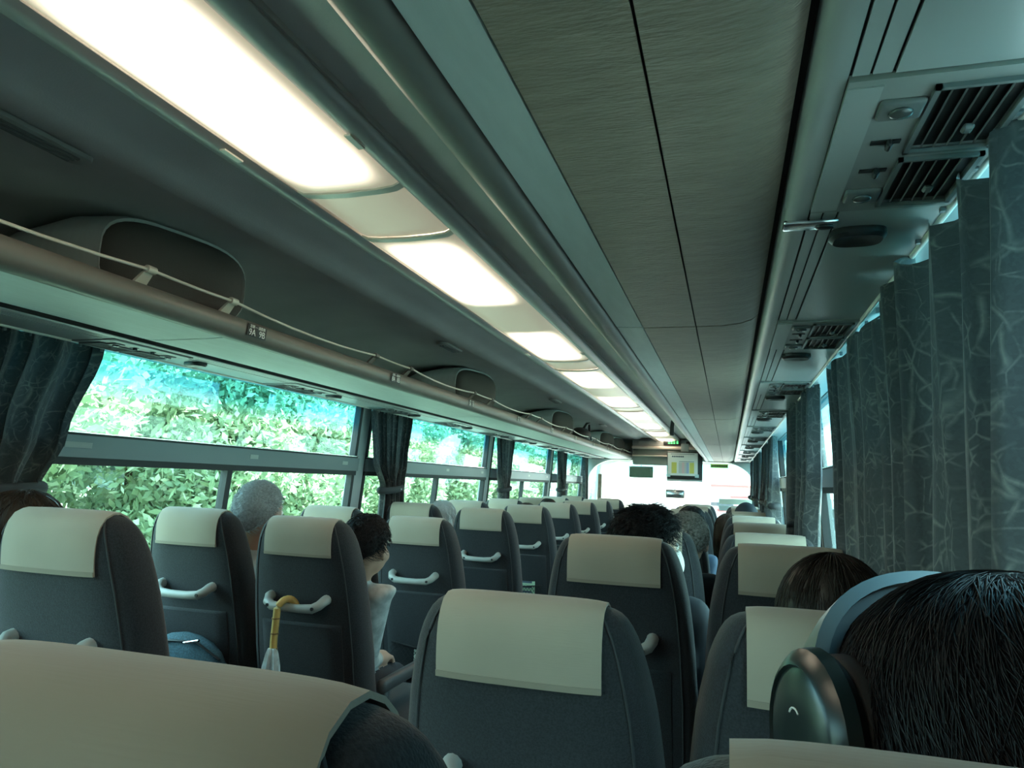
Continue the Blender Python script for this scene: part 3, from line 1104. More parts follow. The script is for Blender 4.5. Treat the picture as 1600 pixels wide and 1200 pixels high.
hd = thing('front_header', 'wide grey header console above the windscreen with cream ledges', 'console', (0, 10.02, 1.57))
MB().rbox((0.0, 0.02, 0.295), (0.92, 0.22, 0.10), 0.008).obj('upper_fascia', 'wall_vinyl', hd, smooth=40)
MB().rbox((0.0, -0.02, 0.225), (0.93, 0.26, 0.038), 0.012).obj('ledge', 'header_tan', hd, smooth=40)
MB().rbox((0.0, 0.02, 0.165), (0.92, 0.18, 0.085), 0.006).obj('fascia', 'header_grey', hd, smooth=40)
MB().rbox((0.0, -0.01, 0.115), (0.93, 0.22, 0.018), 0.006).obj('ledge', 'header_tan', hd, smooth=40)
MB().rbox((0.0, 0.02, 0.05), (0.92, 0.16, 0.115), 0.006).obj('fascia', 'header_grey', hd, smooth=40)
MB().rbox((-0.30, -0.095, 0.295), (0.16, 0.006, 0.045), 0.002, 1).obj('switch_plate', 'trim_plastic', hd)
MB().rbox((0.28, -0.095, 0.295), (0.05, 0.008, 0.05), 0.003, 1).obj('sensor', 'black_plastic', hd)
sg = thing('led_sign', 'small black sign with green lit characters above the hanging monitor', 'sign', (0.075, 9.905, 1.868))
MB().rbox((0, 0, 0), (0.235, 0.03, 0.075), 0.005).obj('case', 'black_plastic', sg, smooth=40)
rg = random.Random(5)
for i in range(3):
    for k in range(2):
        MB().box(-0.055 + 0.034 * i, -0.030 + 0.034 * i, -0.0165, -0.015, -0.016 + 0.020 * k, -0.004 + 0.020 * k).obj('lit_segment', 'led_green', sg)
MB().box(0.055, 0.078, -0.0165, -0.015, -0.016, 0.018).obj('lit_segment', 'led_green', sg)
tv = thing('hanging_monitor', 'black flat monitor hung from the header with a printed chart taped over it', 'monitor', (0.255, 9.62, 1.345))
MB().rbox((0, 0, 0.205), (0.45, 0.05, 0.37), 0.012).obj('case', 'black_plastic', tv, smooth=40)
MB().rbox((0, 0.0, 0.02), (0.45, 0.06, 0.024), 0.006).obj('lower_ledge', 'trim_plastic', tv, smooth=40)
MB().rbox((0, 0.03, 0.44), (0.10, 0.05, 0.11), 0.008).obj('bracket', 'trim_plastic', tv, smooth=40)
ch = thing('route_chart', 'white printed chart with yellow, pink and blue columns taped to the monitor', 'chart', (0.230, 9.59, 1.425))
MB().box(-0.19, 0.19, -0.0015, 0.0015, 0, 0.295).obj('sheet', 'paper', ch)
for x0, x1, mt in ((-0.14, -0.075, 'print_yellow'), (-0.05, -0.01, 'print_grey'), (-0.01, 0.022, 'print_pink'),
                   (0.022, 0.048, 'print_grey'), (0.048, 0.08, 'print_blue'), (0.088, 0.145, 'print_yellow')):
    MB().box(x0, x1, -0.0022, -0.0016, 0.03, 0.17).obj('printed_column', mt, ch)
for k in range(7):
    MB().box(-0.135 + k * 0.022, -0.117 + k * 0.022, -0.0022, -0.0016, 0.236, 0.254).obj('printed_mark', 'print_dark', ch)
MB().box(-0.045, 0.145, -0.0022, -0.0016, 0.178, 0.184).obj('printed_line', 'print_dark', ch)
MB().box(-0.15, 0.15, -0.0022, -0.0016, 0.275, 0.281).obj('printed_line', 'print_dark', ch)
for x in (-0.18, 0.18):
    MB().box(x - 0.025, x + 0.025, -0.0025, -0.0015, -0.02, 0.02).obj('tape', 'partition_tint', ch)
sv = thing('sun_visor', 'dark green slatted sun visor hanging behind the windscreen', 'visor', (-0.42, 10.62, 1.39))
MB().rbox((0, 0, 0.085), (0.345, 0.05, 0.165), 0.012).obj('body', 'visor_green', sv, smooth=40)
MB().rbox((0, -0.01, 0.158), (0.35, 0.055, 0.018), 0.006).obj('top_rail', 'window_alu', sv, smooth=40)
for k in range(8):
    MB().box(-0.155 + 0.04 * k, -0.135 + 0.04 * k, -0.028, -0.024, 0.01, 0.14).obj('slat', 'visor_green', sv)
MB().tube([(0, 0.02, 0.16), (0, 0.02, 0.24), (0.0, -0.40, 0.26)], 0.006).obj('stem', 'black_plastic', sv)
mr = thing('rear_view_mirror', 'rounded interior mirror with brass rim hanging on a thin stem', 'mirror', (0.07, 10.55, 1.12))
MB().rbox((0, 0, 0.06), (0.26, 0.03, 0.115), 0.014, 3).obj('housing', 'bark', mr, smooth=40)
MB().rbox((0, -0.012, 0.06), (0.235, 0.012, 0.092), 0.005, 2).obj('glass', 'chrome', mr, smooth=40)
MB().tube([(0.0, 0.01, 0.115), (0.0, 0.01, 0.40), (0, -0.10, 0.48), (0, -0.46, 0.50)], 0.005).obj('stem', 'black_plastic', mr)
st = thing('green_sticker', 'yellow-green printed strip hanging under the luggage rack end by the windscreen', 'sticker', (0.68, 10.19, 1.555))
MB().box(-0.115, 0.115, -0.0015, 0.0015, 0, 0.05).obj('strip', 'sticker_green', st)
for k in range(9):
    MB().box(-0.10 + 0.023 * k, -0.084 + 0.023 * k, -0.0025, -0.0016, 0.016, 0.034).obj('printed_mark', 'print_dark', st)
pt = thing('driver_partition', 'clear acrylic screen with pale posters behind the driving seat', 'partition', (0.86, 8.9, 0.0))
MB().box(-0.19, 0.24, -0.004, 0.004, 0.62, 1.19).obj('sheet', 'pane_acrylic', pt)
MB().box(-0.20, 0.25, -0.02, 0.02, 0.0, 0.62).obj('lower_panel', 'header_grey', pt)
MB().box(-0.17, 0.20, -0.008, -0.005, 1.10, 1.16).obj('poster', 'leaflet_pale', pt)
MB().box(-0.17, -0.05, -0.008, -0.005, 1.02, 1.08).obj('poster', 'partition_tint', pt)
sp_ = thing('hanging_strap', 'black cloth strap dangling from the inner edge of the sunny-side rack', 'strap', (0.40, 5.45, 1.66))
pts = [(0.095, -0.28, 0.17), (0.07, -0.22, 0.14), (0.04, -0.12, 0.115), (0.005, -0.02, 0.10), (-0.005, 0.04, 0.06), (-0.01, 0.08, 0.0)]
MB().tube(pts, [0.020, 0.026, 0.022, 0.014, 0.014, 0.016], 8, 0.35).obj('webbing', 'bag_black', sp_, smooth=60)
MB().rbox((0.09, -0.28, 0.165), (0.03, 0.04, 0.03), 0.006).obj('clip', 'bag_black', sp_, smooth=40)
bg = thing('rack_bag', 'crumpled dark bag with looped handle resting in the open rack', 'bag', (-0.60, 6.98, 1.672))
MB().ell((0, 0, 0.075), (0.10, 0.20, 0.078), 16, 10).obj('body', 'bag_black', bg, smooth=179)
MB().tube([(0.03, -0.06, 0.12), (0.06, 0.0, 0.19), (0.07, 0.09, 0.20), (0.06, 0.15, 0.13)], 0.012, 8).obj('handle', 'bag_black', bg, smooth=60)
MB().tube([(0.05, 0.02, 0.12), (0.095, 0.05, 0.06), (0.10, 0.03, 0.035)], [0.014, 0.02, 0.01], 8, 0.5).obj('loose_strap', 'bag_blue', bg, smooth=60)

# ------------------------------------------------------------------ seats
SEAT_TOP = 1.112


ST_Z = [0.40, 0.70, 0.85, 0.95, 1.00, 1.04, 1.07, 1.09, 1.10, 1.107, 1.1112]
ST_W = [0.196, 0.197, 0.190, 0.180, 0.171, 0.162, 0.152, 0.142, 0.133, 0.122, 0.105]


def seat_dims(z):
    s = max(0.0, min(0.996, (z - 0.78) / (SEAT_TOP - 0.78)))
    k = float(np.interp(z, ST_Z, ST_W))
    th = 0.135 * (1 - s ** 9) ** 0.5
    return k, k * 1.10, th


def seat_pt(z, a, n=3.4):
    hr, hf, th = seat_dims(z)
    c, s = math.cos(a), math.sin(a)
    px = abs(c) ** (2 / n) * (1 if c > 0 else -1)
    py = abs(s) ** (2 / n) * (1 if s > 0 else -1)
    yc = 0.235 * (1.0 - z) + 0.0675
    return (px * (hr + (hf - hr) * (py + 1) / 2), yc + py * th / 2, z)


zs = [0.40, 0.42, 0.5, 0.6, 0.7, 0.78, 0.83, 0.88, 0.92, 0.96, 0.99, 1.02, 1.045, 1.065, 1.08, 1.092, 1.10, 1.106, 1.1095, 1.1112]
NA = 44
mb = MB().rings([[seat_pt(z, 2 * PI * k / NA) for k in range(NA)] for z in zs])
ME_BACK = mb.mesh('backrest', 70)
ME_BACK.materials.append(MATS['seat_cloth'])
_bm = bmesh.new()
_bm.from_mesh(ME_BACK)
BVH = BVHTree.FromBMesh(_bm)


def wrap_cover(hw, z_rear, z_front, off, nx=17, na=30):
    rows = []
    for i in range(nx):
        x = -hw + 2 * hw * i / (nx - 1)
        col = []
        # down the back, over the top, down the front
        zc = 0.975
        for j in range(na):
            if j < 8:
                z = z_rear + (zc + 0.045 - z_rear) * j / 8
                o_, d_ = Vector((x, -0.5, z)), Vector((0, 1, 0))
            elif j >= na - 6:
                z = zc + 0.045 + (z_front - zc - 0.045) * (j - (na - 6)) / 5
                o_, d_ = Vector((x, 0.7, z)), Vector((0, -1, 0))
            else:
                a = PI * (j - 8 + 0.5) / (na - 14)
                yc = 0.235 * (1.0 - 1.02) + 0.0675
                d_ = Vector((0, math.cos(a), -math.sin(a)))
                o_ = Vector((x, yc, zc + 0.045)) - d_ * 0.5
            hit, nrm, _, _ = BVH.ray_cast(o_, d_)
            if hit is None:
                hit, nrm = Vector(col[-1]) if col else Vector((x, 0, z_rear)), Vector((0, -1, 0))
                col.append(hit)
            else:
                col.append(hit - d_ * off)
        rows.append(col)
    return rows


def sheet(rows, th):
    """closed sheet with thickness th towards the outside of the grid centre"""
    mb = MB()
    nx, na = len(rows), len(rows[0])
    c = Vector((0, 0.06, 0.99))
    o1 = [p for r in rows for p in r]
    o2 = [p + (p - Vector((p.x, c.y, c.z))).normalized() * th for p in o1]
    mb.v = [tuple(p) for p in o1 + o2]
    N = len(o1)
    for i in range(nx - 1):
        for j in range(na - 1):
            a, b, c_, d = i * na + j, i * na + j + 1, (i + 1) * na + j + 1, (i + 1) * na + j
            mb.f += [(a, b, c_, d), (N + a, N + d, N + c_, N + b)]
    edge = [(i * na, (i + 1) * na) for i in range(nx - 1)] + [(i * na + na - 1, (i + 1) * na + na - 1) for i in range(nx - 1)]
    edge += [(j, j + 1) for j in range(na - 1)] + [((nx - 1) * na + j, (nx - 1) * na + j + 1) for j in range(na - 1)]
    for a, b in edge:
        mb.f.append((a, b, N + b, N + a))
    return mb


rows = wrap_cover(0.121, 0.998, 0.93, 0.003)
ME_COVER = sheet(rows, 0.0035).mesh('headrest_cover', 50)
ME_COVER.materials.append(MATS['cover_cloth'])
# hem: doubled strip along the bottom and the two sides of the back flap
hem = MB()
def hem_strip(p_list, wdir):
    rings = []
    for p in p_list:
        q = p + Vector((0, -0.0035, 0))
        rings.append([q, q + wdir, q + wdir + Vector((0, -0.0014, 0)), q + Vector((0, -0.0014, 0))])
    hem.rings(rings)
hem_strip([r[0] for r in rows], Vector((0, -0.002, 0.009)))
ME_HEM = hem.mesh('hem')
ME_HEM.materials.append(MATS['cover_hem'])
# piping along both back edges
mb = MB()
for s in (1, -1):
    a = -PI / 2 + s * 0.93 * PI / 2 * 0.62
    path = []
    for z in zs[1:-1]:
        p = Vector(seat_pt(z, a))
        path.append(p + Vector((0, -0.001, 0)))
    mb.tube(path, 0.0022, 6)
ME_PIPE = mb.mesh('piping', 179)
ME_PIPE.materials.append(MATS['seat_piping'])


def rear_y(x, z):
    hit, n_, _, _ = BVH.ray_cast(Vector((x, -0.5, z)), Vector((0, 1, 0)))
    return hit.y


HZ = 0.848
yh = rear_y(0.09, HZ)
path = [(-0.100, yh + 0.004, HZ + 0.022), (-0.100, yh - 0.018, HZ + 0.018), (-0.092, yh - 0.036, HZ + 0.006), (-0.072, yh - 0.043, HZ - 0.004),
        (-0.03, yh - 0.045, HZ - 0.006), (0.03, yh - 0.045, HZ - 0.006), (0.072, yh - 0.043, HZ - 0.004), (0.092, yh - 0.036, HZ + 0.006),
        (0.100, yh - 0.018, HZ + 0.018), (0.100, yh + 0.004, HZ + 0.022)]
ME_HANDLE = MB().tube(path, [0.016, 0.0155, 0.0150, 0.0145, 0.013, 0.013, 0.0145, 0.0150, 0.0155, 0.016], 12, 1.0, up=(0, 0, 1)).mesh('handle', 60)
ME_HANDLE.materials.append(MATS['handle_plastic'])
ME_SCREW = MB().tube([(0, 0.002, 0), (0, -0.002, 0)], 0.0055, 10).mesh('screw', 40)
ME_SCREW.materials.append(MATS['black_plastic'])
# lower back: raised pocket panel with a lip
mb = MB()
prof = []
for z in (0.79, 0.782, 0.76, 0.70, 0.62, 0.54, 0.47, 0.45):
    lift = 0.002 if z in (0.79, 0.45) else 0.012
    prof.append([Vector((x, rear_y(x, z) - lift * (1 if abs(x) < 0.135 else 0.25), z)) for x in [-0.145 + 0.29 * k / 14 for k in range(15)]])
N = 15
mb.v = [tuple(p) for r in prof for p in r] + [(p.x, p.y + 0.02, p.z) for r in prof for p in r]
K = len(prof) * N
for i in range(len(prof) - 1):
    for j in range(N - 1):
        a = i * N + j
        mb.f += [(a, a + 1, a + N + 1, a + N), (K + a, K + a + N, K + a + N + 1, K + a + 1)]
for i in range(len(prof) - 1):
    for j in (0, N - 1):
        a = i * N + j
        mb.f.append((a, a + N, K + a + N, K + a))
for j in range(N - 1):
    for a in (j, (len(prof) - 1) * N + j):
        mb.f.append((a, a + 1, K + a + 1, K + a))
ME_POCKET = mb.mesh('seat_pocket', 50)
ME_POCKET.materials.append(MATS['seat_cloth'])
ME_CUSH = MB().rbox((0, 0.42, 0.42), (0.425, 0.47, 0.13), 0.04, 3).mesh('cushion', 50)
ME_CUSH.materials.append(MATS['seat_cloth'])
mb = MB().rbox((0, 0.42, 0.335), (0.40, 0.40, 0.04), 0.01, 1)
mb.box(-0.17, -0.13, 0.25, 0.60, 0.0, 0.32)
mb.box(0.13, 0.17, 0.25, 0.60, 0.0, 0.32)
ME_BASE = mb.mesh('base')
ME_BASE.materials.append(MATS['seat_plastic'])
ME_ARM = MB().rbox((0, 0.38, 0.575), (0.036, 0.33, 0.045), 0.015, 2).rbox((0, 0.26, 0.50), (0.022, 0.05, 0.17), 0.008, 1).mesh('armrest', 50)
ME_ARM.materials.append(MATS['seat_plastic'])


def seat(label, x, y, zscale=1.0, arm=1, group=None, rz=0.0, pocket=True):
    t = thing('bus_seat', label, 'seat', (x, y, 0.0), rz, group)
    t.scale = (1, 1, zscale)
    link('backrest', ME_BACK, None, t)
    link('piping', ME_PIPE, None, t)
    c = link('headrest_cover', ME_COVER, None, t)
    link('hem', ME_HEM, None, c)
    h = link('handle', ME_HANDLE, None, t)
    for s in (-1, 1):
        o = link('screw', ME_SCREW, None, h)
        o.location = (s * 0.080, yh - 0.0555, HZ - 0.002)
    link('seat_pocket', ME_POCKET, None, t)
    link('cushion', ME_CUSH, None, t)
    link('base', ME_BASE, None, t)
    a = link('armrest', ME_ARM, None, t)
    a.location = (arm * 0.212, 0, 0)
    return t


PCH = 0.8875
XL1, XL2, XR1, XR2 = -0.943, -0.5126, 0.5126, 0.943
YL, YR = 1.147, 1.014
ZL2 = {0: 1.057, 1: 1.014, 2: 0.986, 3: 1.0}
lab_l2 = {0: 'large charcoal seat behind the pair holding the silver-haired and dark-haired men',
          1: 'charcoal seat with a bamboo-handled umbrella hooked on its grab handle',
          2: 'charcoal seat with a netted pocket holding a leaflet, next ahead of the umbrella seat',
          4: 'charcoal aisle seat with a green leaflet in its pocket and a white sleeve beside it'}
lab_l1 = {0: 'charcoal window seat of the brown-haired passenger beside the gathered curtain',
          1: 'charcoal window seat of the silver-haired man with a zipped bag in its pocket',
          3: 'charcoal window seat of the grey-haired passenger'}
for k in range(9):
    seat(lab_l2.get(k, 'charcoal aisle seat on the foliage side, %s row from the front bulkhead' % ORD[8 - k]), XL2, YL + k * PCH, ZL2.get(k, 1.0), 1,
         None if k in lab_l2 else 'far aisle seats on the foliage side')
    seat(lab_l1.get(k, 'charcoal window seat on the foliage side, %s row from the front bulkhead' % ORD[8 - k]), XL1, YL + k * PCH, {0: 1.03, 1: 1.022}.get(k, 1.01), -1,
         None if k in lab_l1 else 'far window seats on the foliage side')
lab_r1 = {-1: 'seat with a broad cream headrest cover filling the foreground beside the aisle',
          0: 'charcoal aisle seat with a tan headrest cover, directly behind the spiky-haired man',
          1: 'charcoal aisle seat in which the spiky-haired masked man sits'}
lab_r2 = {-1: 'seat with a pale blue-white headrest cover behind the headphones wearer',
          0: 'charcoal window seat of the dark-haired passenger ahead of the headphones',
          1: 'charcoal window seat with a bright-topped cover beside the spiky-haired man'}
for k in range(-1, 8):
    dy = 0.15 if k == -1 else 0.0
    seat(lab_r1.get(k, 'charcoal aisle seat on the sunny side, %s row from the front bulkhead' % ORD[7 - k]), XR1, YR + k * PCH + dy, {-1: 1.05, 0: 0.991, 1: 1.02}.get(k, 1.0), -1,
         None if k in lab_r1 else 'far aisle seats on the sunny side')
    seat(lab_r2.get(k, 'charcoal window seat on the sunny side, %s row from the front bulkhead' % ORD[7 - k]), XR2 - (0.022 if k == -1 else 0), YR + k * PCH + dy, {-1: 1.05, 0: 1.0, 1: 1.02}.get(k, 1.0), 1,
         None if k in lab_r2 else 'far window seats on the sunny side')

# ------------------------------------------------------------------ things hanging from and tucked into the seats
ux, uy = XL2 - 0.02, YL + PCH
u = thing('umbrella', 'folded pale umbrella with a curved bamboo handle hooked on a seat handle', 'umbrella', (ux, uy, 0.36))
hz = (HZ - 0.006) * 1.014
pts = []
for k in range(13):
    a = PI * (1.0 - k / 12 * 1.05)
    pts.append((0.003 * k, yh - 0.045 - 0.026 * math.cos(a) * -1 - 0.0, hz - 0.36 + 0.006 + 0.026 * math.sin(a)))
pts = [(-0.012 + 0.0, yh - 0.045 + 0.026 * math.cos(PI * k / 10), hz - 0.36 + 0.0 + 0.026 * math.sin(PI * k / 10)) for k in range(0, 11)]
pts = [(p[0] + 0.035 * (1 - i / 10), p[1], p[2]) for i, p in enumerate(pts)]
pts += [(-0.012, yh - 0.073, hz - 0.36 - 0.04), (-0.014, yh - 0.073, hz - 0.36 - 0.09), (-0.014, yh - 0.072, hz - 0.36 - 0.125)]
hnd = MB().tube(pts, 0.0112, 12).obj('bamboo_handle', 'bamboo', u, smooth=60)
for zq in (-0.03, -0.075, -0.12):
    MB().tube([(-0.013, yh - 0.073, hz - 0.36 + zq + 0.002), (-0.013, yh - 0.073, hz - 0.36 + zq - 0.002)], 0.0128, 12).obj('bamboo_joint', 'bamboo_node', hnd, smooth=60)
rings = []
for zq, r in ((-0.118, 0.011), (-0.135, 0.016), (-0.17, 0.022), (-0.25, 0.028), (-0.38, 0.026), (-0.44, 0.012)):
    rings.append([(-0.013 + r * (1 + 0.25 * math.cos(8 * 2 * PI * k / 32)) * math.cos(2 * PI * k / 32),
                   yh - 0.073 - 0.006 + r * (1 + 0.25 * math.cos(8 * 2 * PI * k / 32)) * math.sin(2 * PI * k / 32), hz - 0.36 + zq) for k in range(32)])
MB().rings(rings).obj('folded_canopy', 'umbrella_cloth', u, smooth=60)
MB().tube([(-0.013, yh - 0.079, hz - 0.36 - 0.43), (-0.013, yh - 0.079, hz - 0.36 - 0.485)], 0.004, 8).obj('tip', 'chrome', u)


def net(parent_loc, label, w, h, leaf, leaf_label, lx, lz, lw, lh):
    t = thing('pocket_net', label, 'net', parent_loc)
    mb = MB()
    for k in range(-9, 10):
        for d in (1, -1):
            x0 = k * 0.022
            a, b = Vector((x0 - d * h / 2 * 0.8, -0.012, 0)), Vector((x0 + d * h / 2 * 0.8, -0.018, h))
            def cl(p, q):
                return p
            t0, t1 = 0.0, 1.0
            dx = b.x - a.x
            for lim, sg_ in ((-w / 2, -1), (w / 2, 1)):
                if abs(dx) > 1e-6:
                    tt = (lim - a.x) / dx
                    if (dx > 0) == (sg_ > 0):
                        t1 = min(t1, tt)
                    else:
                        t0 = max(t0, tt)
            if t1 - t0 > 0.05:
                p, q = a.lerp(b, t0), a.lerp(b, t1)
                mb.tube([p, q], 0.0012, 4)
    o = mb.obj('mesh_cords', 'net_black', t)
    o['kind'] = 'stuff'
    MB().tube([(-w / 2, -0.010, h), (0, -0.024, h - 0.012), (w / 2, -0.010, h)], 0.004, 6).obj('elastic_rim', 'net_black', t, smooth=60)
    l_ = thing('leaflet', leaf_label, 'leaflet', (parent_loc[0] + lx, parent_loc[1] - 0.006, parent_loc[2] + lz))
    MB().box(-lw / 2, lw / 2, -0.002, 0.002, 0, lh).obj('page', leaf, l_)
    MB().box(-lw / 2 + 0.008, lw / 2 - 0.008, -0.0028, -0.002, lh * 0.72, lh * 0.9).obj('printed_band', 'leaflet_green' if leaf != 'leaflet_green' else 'leaflet_pale', l_)
    for k in range(3):
        MB().box(-lw / 2 + 0.012, lw / 2 - 0.02, -0.0028, -0.002, lh * (0.22 + 0.15 * k), lh * (0.28 + 0.15 * k)).obj('printed_line', 'print_dark', l_)


yp = rear_y(0, 0.5)
net((XL2, YL + 2 * PCH + yp - 0.012, 0.42), 'black elastic net pocket on the seat ahead of the umbrella seat', 0.24, 0.13,
    'leaflet_pale', 'pale leaflet standing in the net pocket ahead of the umbrella seat', 0.04, 0.02, 0.10, 0.175)
net((XL2, YL + 4 * PCH + yp - 0.03, 0.46), 'black elastic net pocket on the seat beside the white sleeve', 0.24, 0.13,
    'leaflet_green', 'green leaflet standing in the net pocket beside the white sleeve', 0.0, 0.03, 0.14, 0.21)
zb_ = thing('zipped_bag', 'dark blue-grey bag with a bright zip puller bulging from a seat pocket', 'bag', (XL1 + 0.03, YL + PCH + rear_y(0, 0.7) - 0.055, 0.53))
MB().ell((0, 0, 0.085), (0.17, 0.045, 0.125), 20, 10).obj('body', 'bag_blue', zb_, smooth=179)
MB().tube([(-0.15, -0.02, 0.15), (-0.05, -0.032, 0.185), (0.06, -0.028, 0.19), (0.15, -0.018, 0.14)], 0.006, 6, 0.5).obj('zip', 'bag_black', zb_, smooth=60)
MB().tube([(0.03, -0.045, 0.186), (0.09, -0.05, 0.20)], 0.005, 8).obj('zip_puller', 'chrome', zb_, smooth=60)

# ------------------------------------------------------------------ people
def eval_remesh(mb, voxel):
    me = mb.mesh('tmp')
    o = bpy.data.objects.new('tmp', me)
    COL.objects.link(o)
    r = o.modifiers.new('r', 'REMESH')
    r.mode = 'VOXEL'
    r.voxel_size = voxel
    s = o.modifiers.new('s', 'SMOOTH')
    s.factor = 0.5
    s.iterations = 5
    dg = bpy.context.evaluated_depsgraph_get()
    out = bpy.data.meshes.new_from_object(o.evaluated_get(dg))
    bpy.data.objects.remove(o)
    bpy.data.meshes.remove(me)
    return out


HC = Vector((0, 0.0, 1.14))


def make_body(yaw, lean=0.0):
    mb = MB()
    # trunk
    mb.ell((0, 0.115, 0.555), (0.160, 0.115, 0.11))
    mb.ell((0, 0.085, 0.69), (0.140, 0.100, 0.16))
    mb.ell((0, 0.050, 0.84), (0.150, 0.100, 0.14))
    mb.capsule((-0.125, 0.035, 0.940), (0.125, 0.035, 0.940), 0.058, 0.058)
    mb.capsule((0, 0.030, 0.95), (0, -0.005, 1.09), 0.058, 0.053)
    for s in (-1, 1):
        mb.capsule((s * 0.140, 0.035, 0.925), (s * 0.160, 0.12, 0.69), 0.053, 0.042)
        mb.capsule((s * 0.160, 0.12, 0.69), (s * 0.11, 0.30, 0.655), 0.042, 0.029)
        mb.capsule((s * 0.107, 0.315, 0.655), (s * 0.100, 0.365, 0.645), 0.030, 0.034)
        for k, (dx, L) in enumerate(((-0.030, 0.062), (-0.010, 0.074), (0.010, 0.070), (0.030, 0.056))):
            a = Vector((s * 0.100 + dx, 0.375, 0.648))
            b = a + Vector((0.002 * dx, L * 0.55, -0.004))
            c = b + Vector((0, L * 0.4, -0.026))
            mb.capsule(a, b, 0.0098, 0.0092, 8)
            mb.capsule(b, c, 0.0092, 0.0078, 8)
        a = Vector((s * 0.090 - s * 0.022, 0.335, 0.648))
        b = a + Vector((-s * 0.034, 0.022, -0.006))
        mb.capsule(a, b, 0.013, 0.011, 8)
        mb.capsule(b, b + Vector((-s * 0.006, 0.032, -0.006)), 0.0105, 0.009, 8)
        mb.capsule((s * 0.085, 0.13, 0.555), (s * 0.105, 0.48, 0.545), 0.085, 0.060)
        mb.capsule((s * 0.105, 0.48, 0.545), (s * 0.11, 0.46, 0.11), 0.058, 0.040)
        mb.capsule((s * 0.11, 0.44, 0.055), (s * 0.115, 0.59, 0.04), 0.046, 0.036)
    # head, turned by yaw about the neck
    hm = MB()
    hm.ell((0, -0.010, 1.155), (0.076, 0.096, 0.098), 20, 14)
    hm.ell((0, 0.032, 1.105), (0.062, 0.066, 0.088), 18, 12)
    hm.ell((0, 0.055, 1.050), (0.038, 0.040, 0.030), 14, 8)
    hm.capsule((0, 0.088, 1.145), (0, 0.112, 1.103), 0.010, 0.014, 10)
    hm.ell((0, 0.078, 1.160), (0.050, 0.020, 0.012), 12, 8)
    hm.ell((0, 0.092, 1.070), (0.024, 0.010, 0.012), 12, 8)
    for s in (-1, 1):
        hm.ell((s * 0.078, -0.012, 1.118), (0.011, 0.020, 0.033), 12, 8)
        hm.ell((s * 0.045, 0.055, 1.100), (0.024, 0.026, 0.026), 12, 8)
    R = Matrix.Rotation(yaw, 3, 'Z')
    hm.v = [tuple(R @ Vector(v)) for v in hm.v]
    mb.add(hm.v, hm.f)
    # the trunk bends sideways below the head, so that the hips stay on the cushion
    def bend(v):
        t = min(1.0, max(0.0, (1.07 - v[2]) / 0.26))
        t = t * t * (3 - 2 * t)
        return (v[0] - lean * t, v[1], v[2])
    mb.v = [bend(v) for v in mb.v]
    me = eval_remesh(mb, 0.0085)
    me.name = 'body'
    for mt in ('shirt_white', 'skin', 'trousers'):
        me.materials.append(MATS[mt])
    n = len(me.polygons)
    cs = np.empty(n * 3)
    me.polygons.foreach_get('center', cs)
    cs = cs.reshape(-1, 3)
    idx = np.zeros(n, dtype=np.int32)
    idx[cs[:, 2] > 1.008] = 1
    idx[(cs[:, 1] > 0.295) & (cs[:, 2] > 0.60) & (np.abs(cs[:, 0]) < 0.19) & (cs[:, 2] < 0.72) & (cs[:, 2] > 0.617)] = 1
    leg = ((cs[:, 2] < 0.617) & (cs[:, 1] > 0.15)) | (cs[:, 2] < 0.56)
    idx[leg] = 2
    me.polygons.foreach_set('material_index', idx)
    me.polygons.foreach_set('use_smooth', [True] * n)
    return me


BODY = {(0, 0): make_body(0.0), (1, 0): make_body(-0.75), (0, 1): make_body(0.0, 0.10), (0, -1): make_body(0.0, -0.12), (0, 2): make_body(0.0, 0.19)}
EYE = MB().ell((0, 0, 0), (0.0125, 0.0125, 0.0125), 12, 8).mesh('eye', 179)
EYE.materials.append(MATS['eye_white'])
PUP = MB().ell((0, 0.0095, 0), (0.006, 0.005, 0.006), 10, 6).mesh('pupil', 179)
PUP.materials.append(MATS['black_plastic'])
LIPM = MB().ell((0, 0, 0), (0.024, 0.008, 0.007), 14, 6).mesh('mouth', 179)
LIPM.materials.append(MATS['lip'])


def hair_pos(az, phi, k, R, drop, c):
    """scalp coordinates: az from the front, phi from the crown; past the widest line long hair falls straight"""
    rx, ry, rz = R
    if drop and phi > PI / 2:
        e = (phi - PI / 2)
        rr = k * (1 + 0.06 * math.sin(min(e, 1.2) * 2))
        return Vector((c[0] + rx * rr * math.sin(az), c[1] + ry * rr * math.cos(az), c[2] - e * rz))
    return Vector((c[0] + rx * k * math.sin(phi) * math.sin(az), c[1] + ry * k * math.sin(phi) * math.cos(az), c[2] + rz * k * math.cos(phi)))


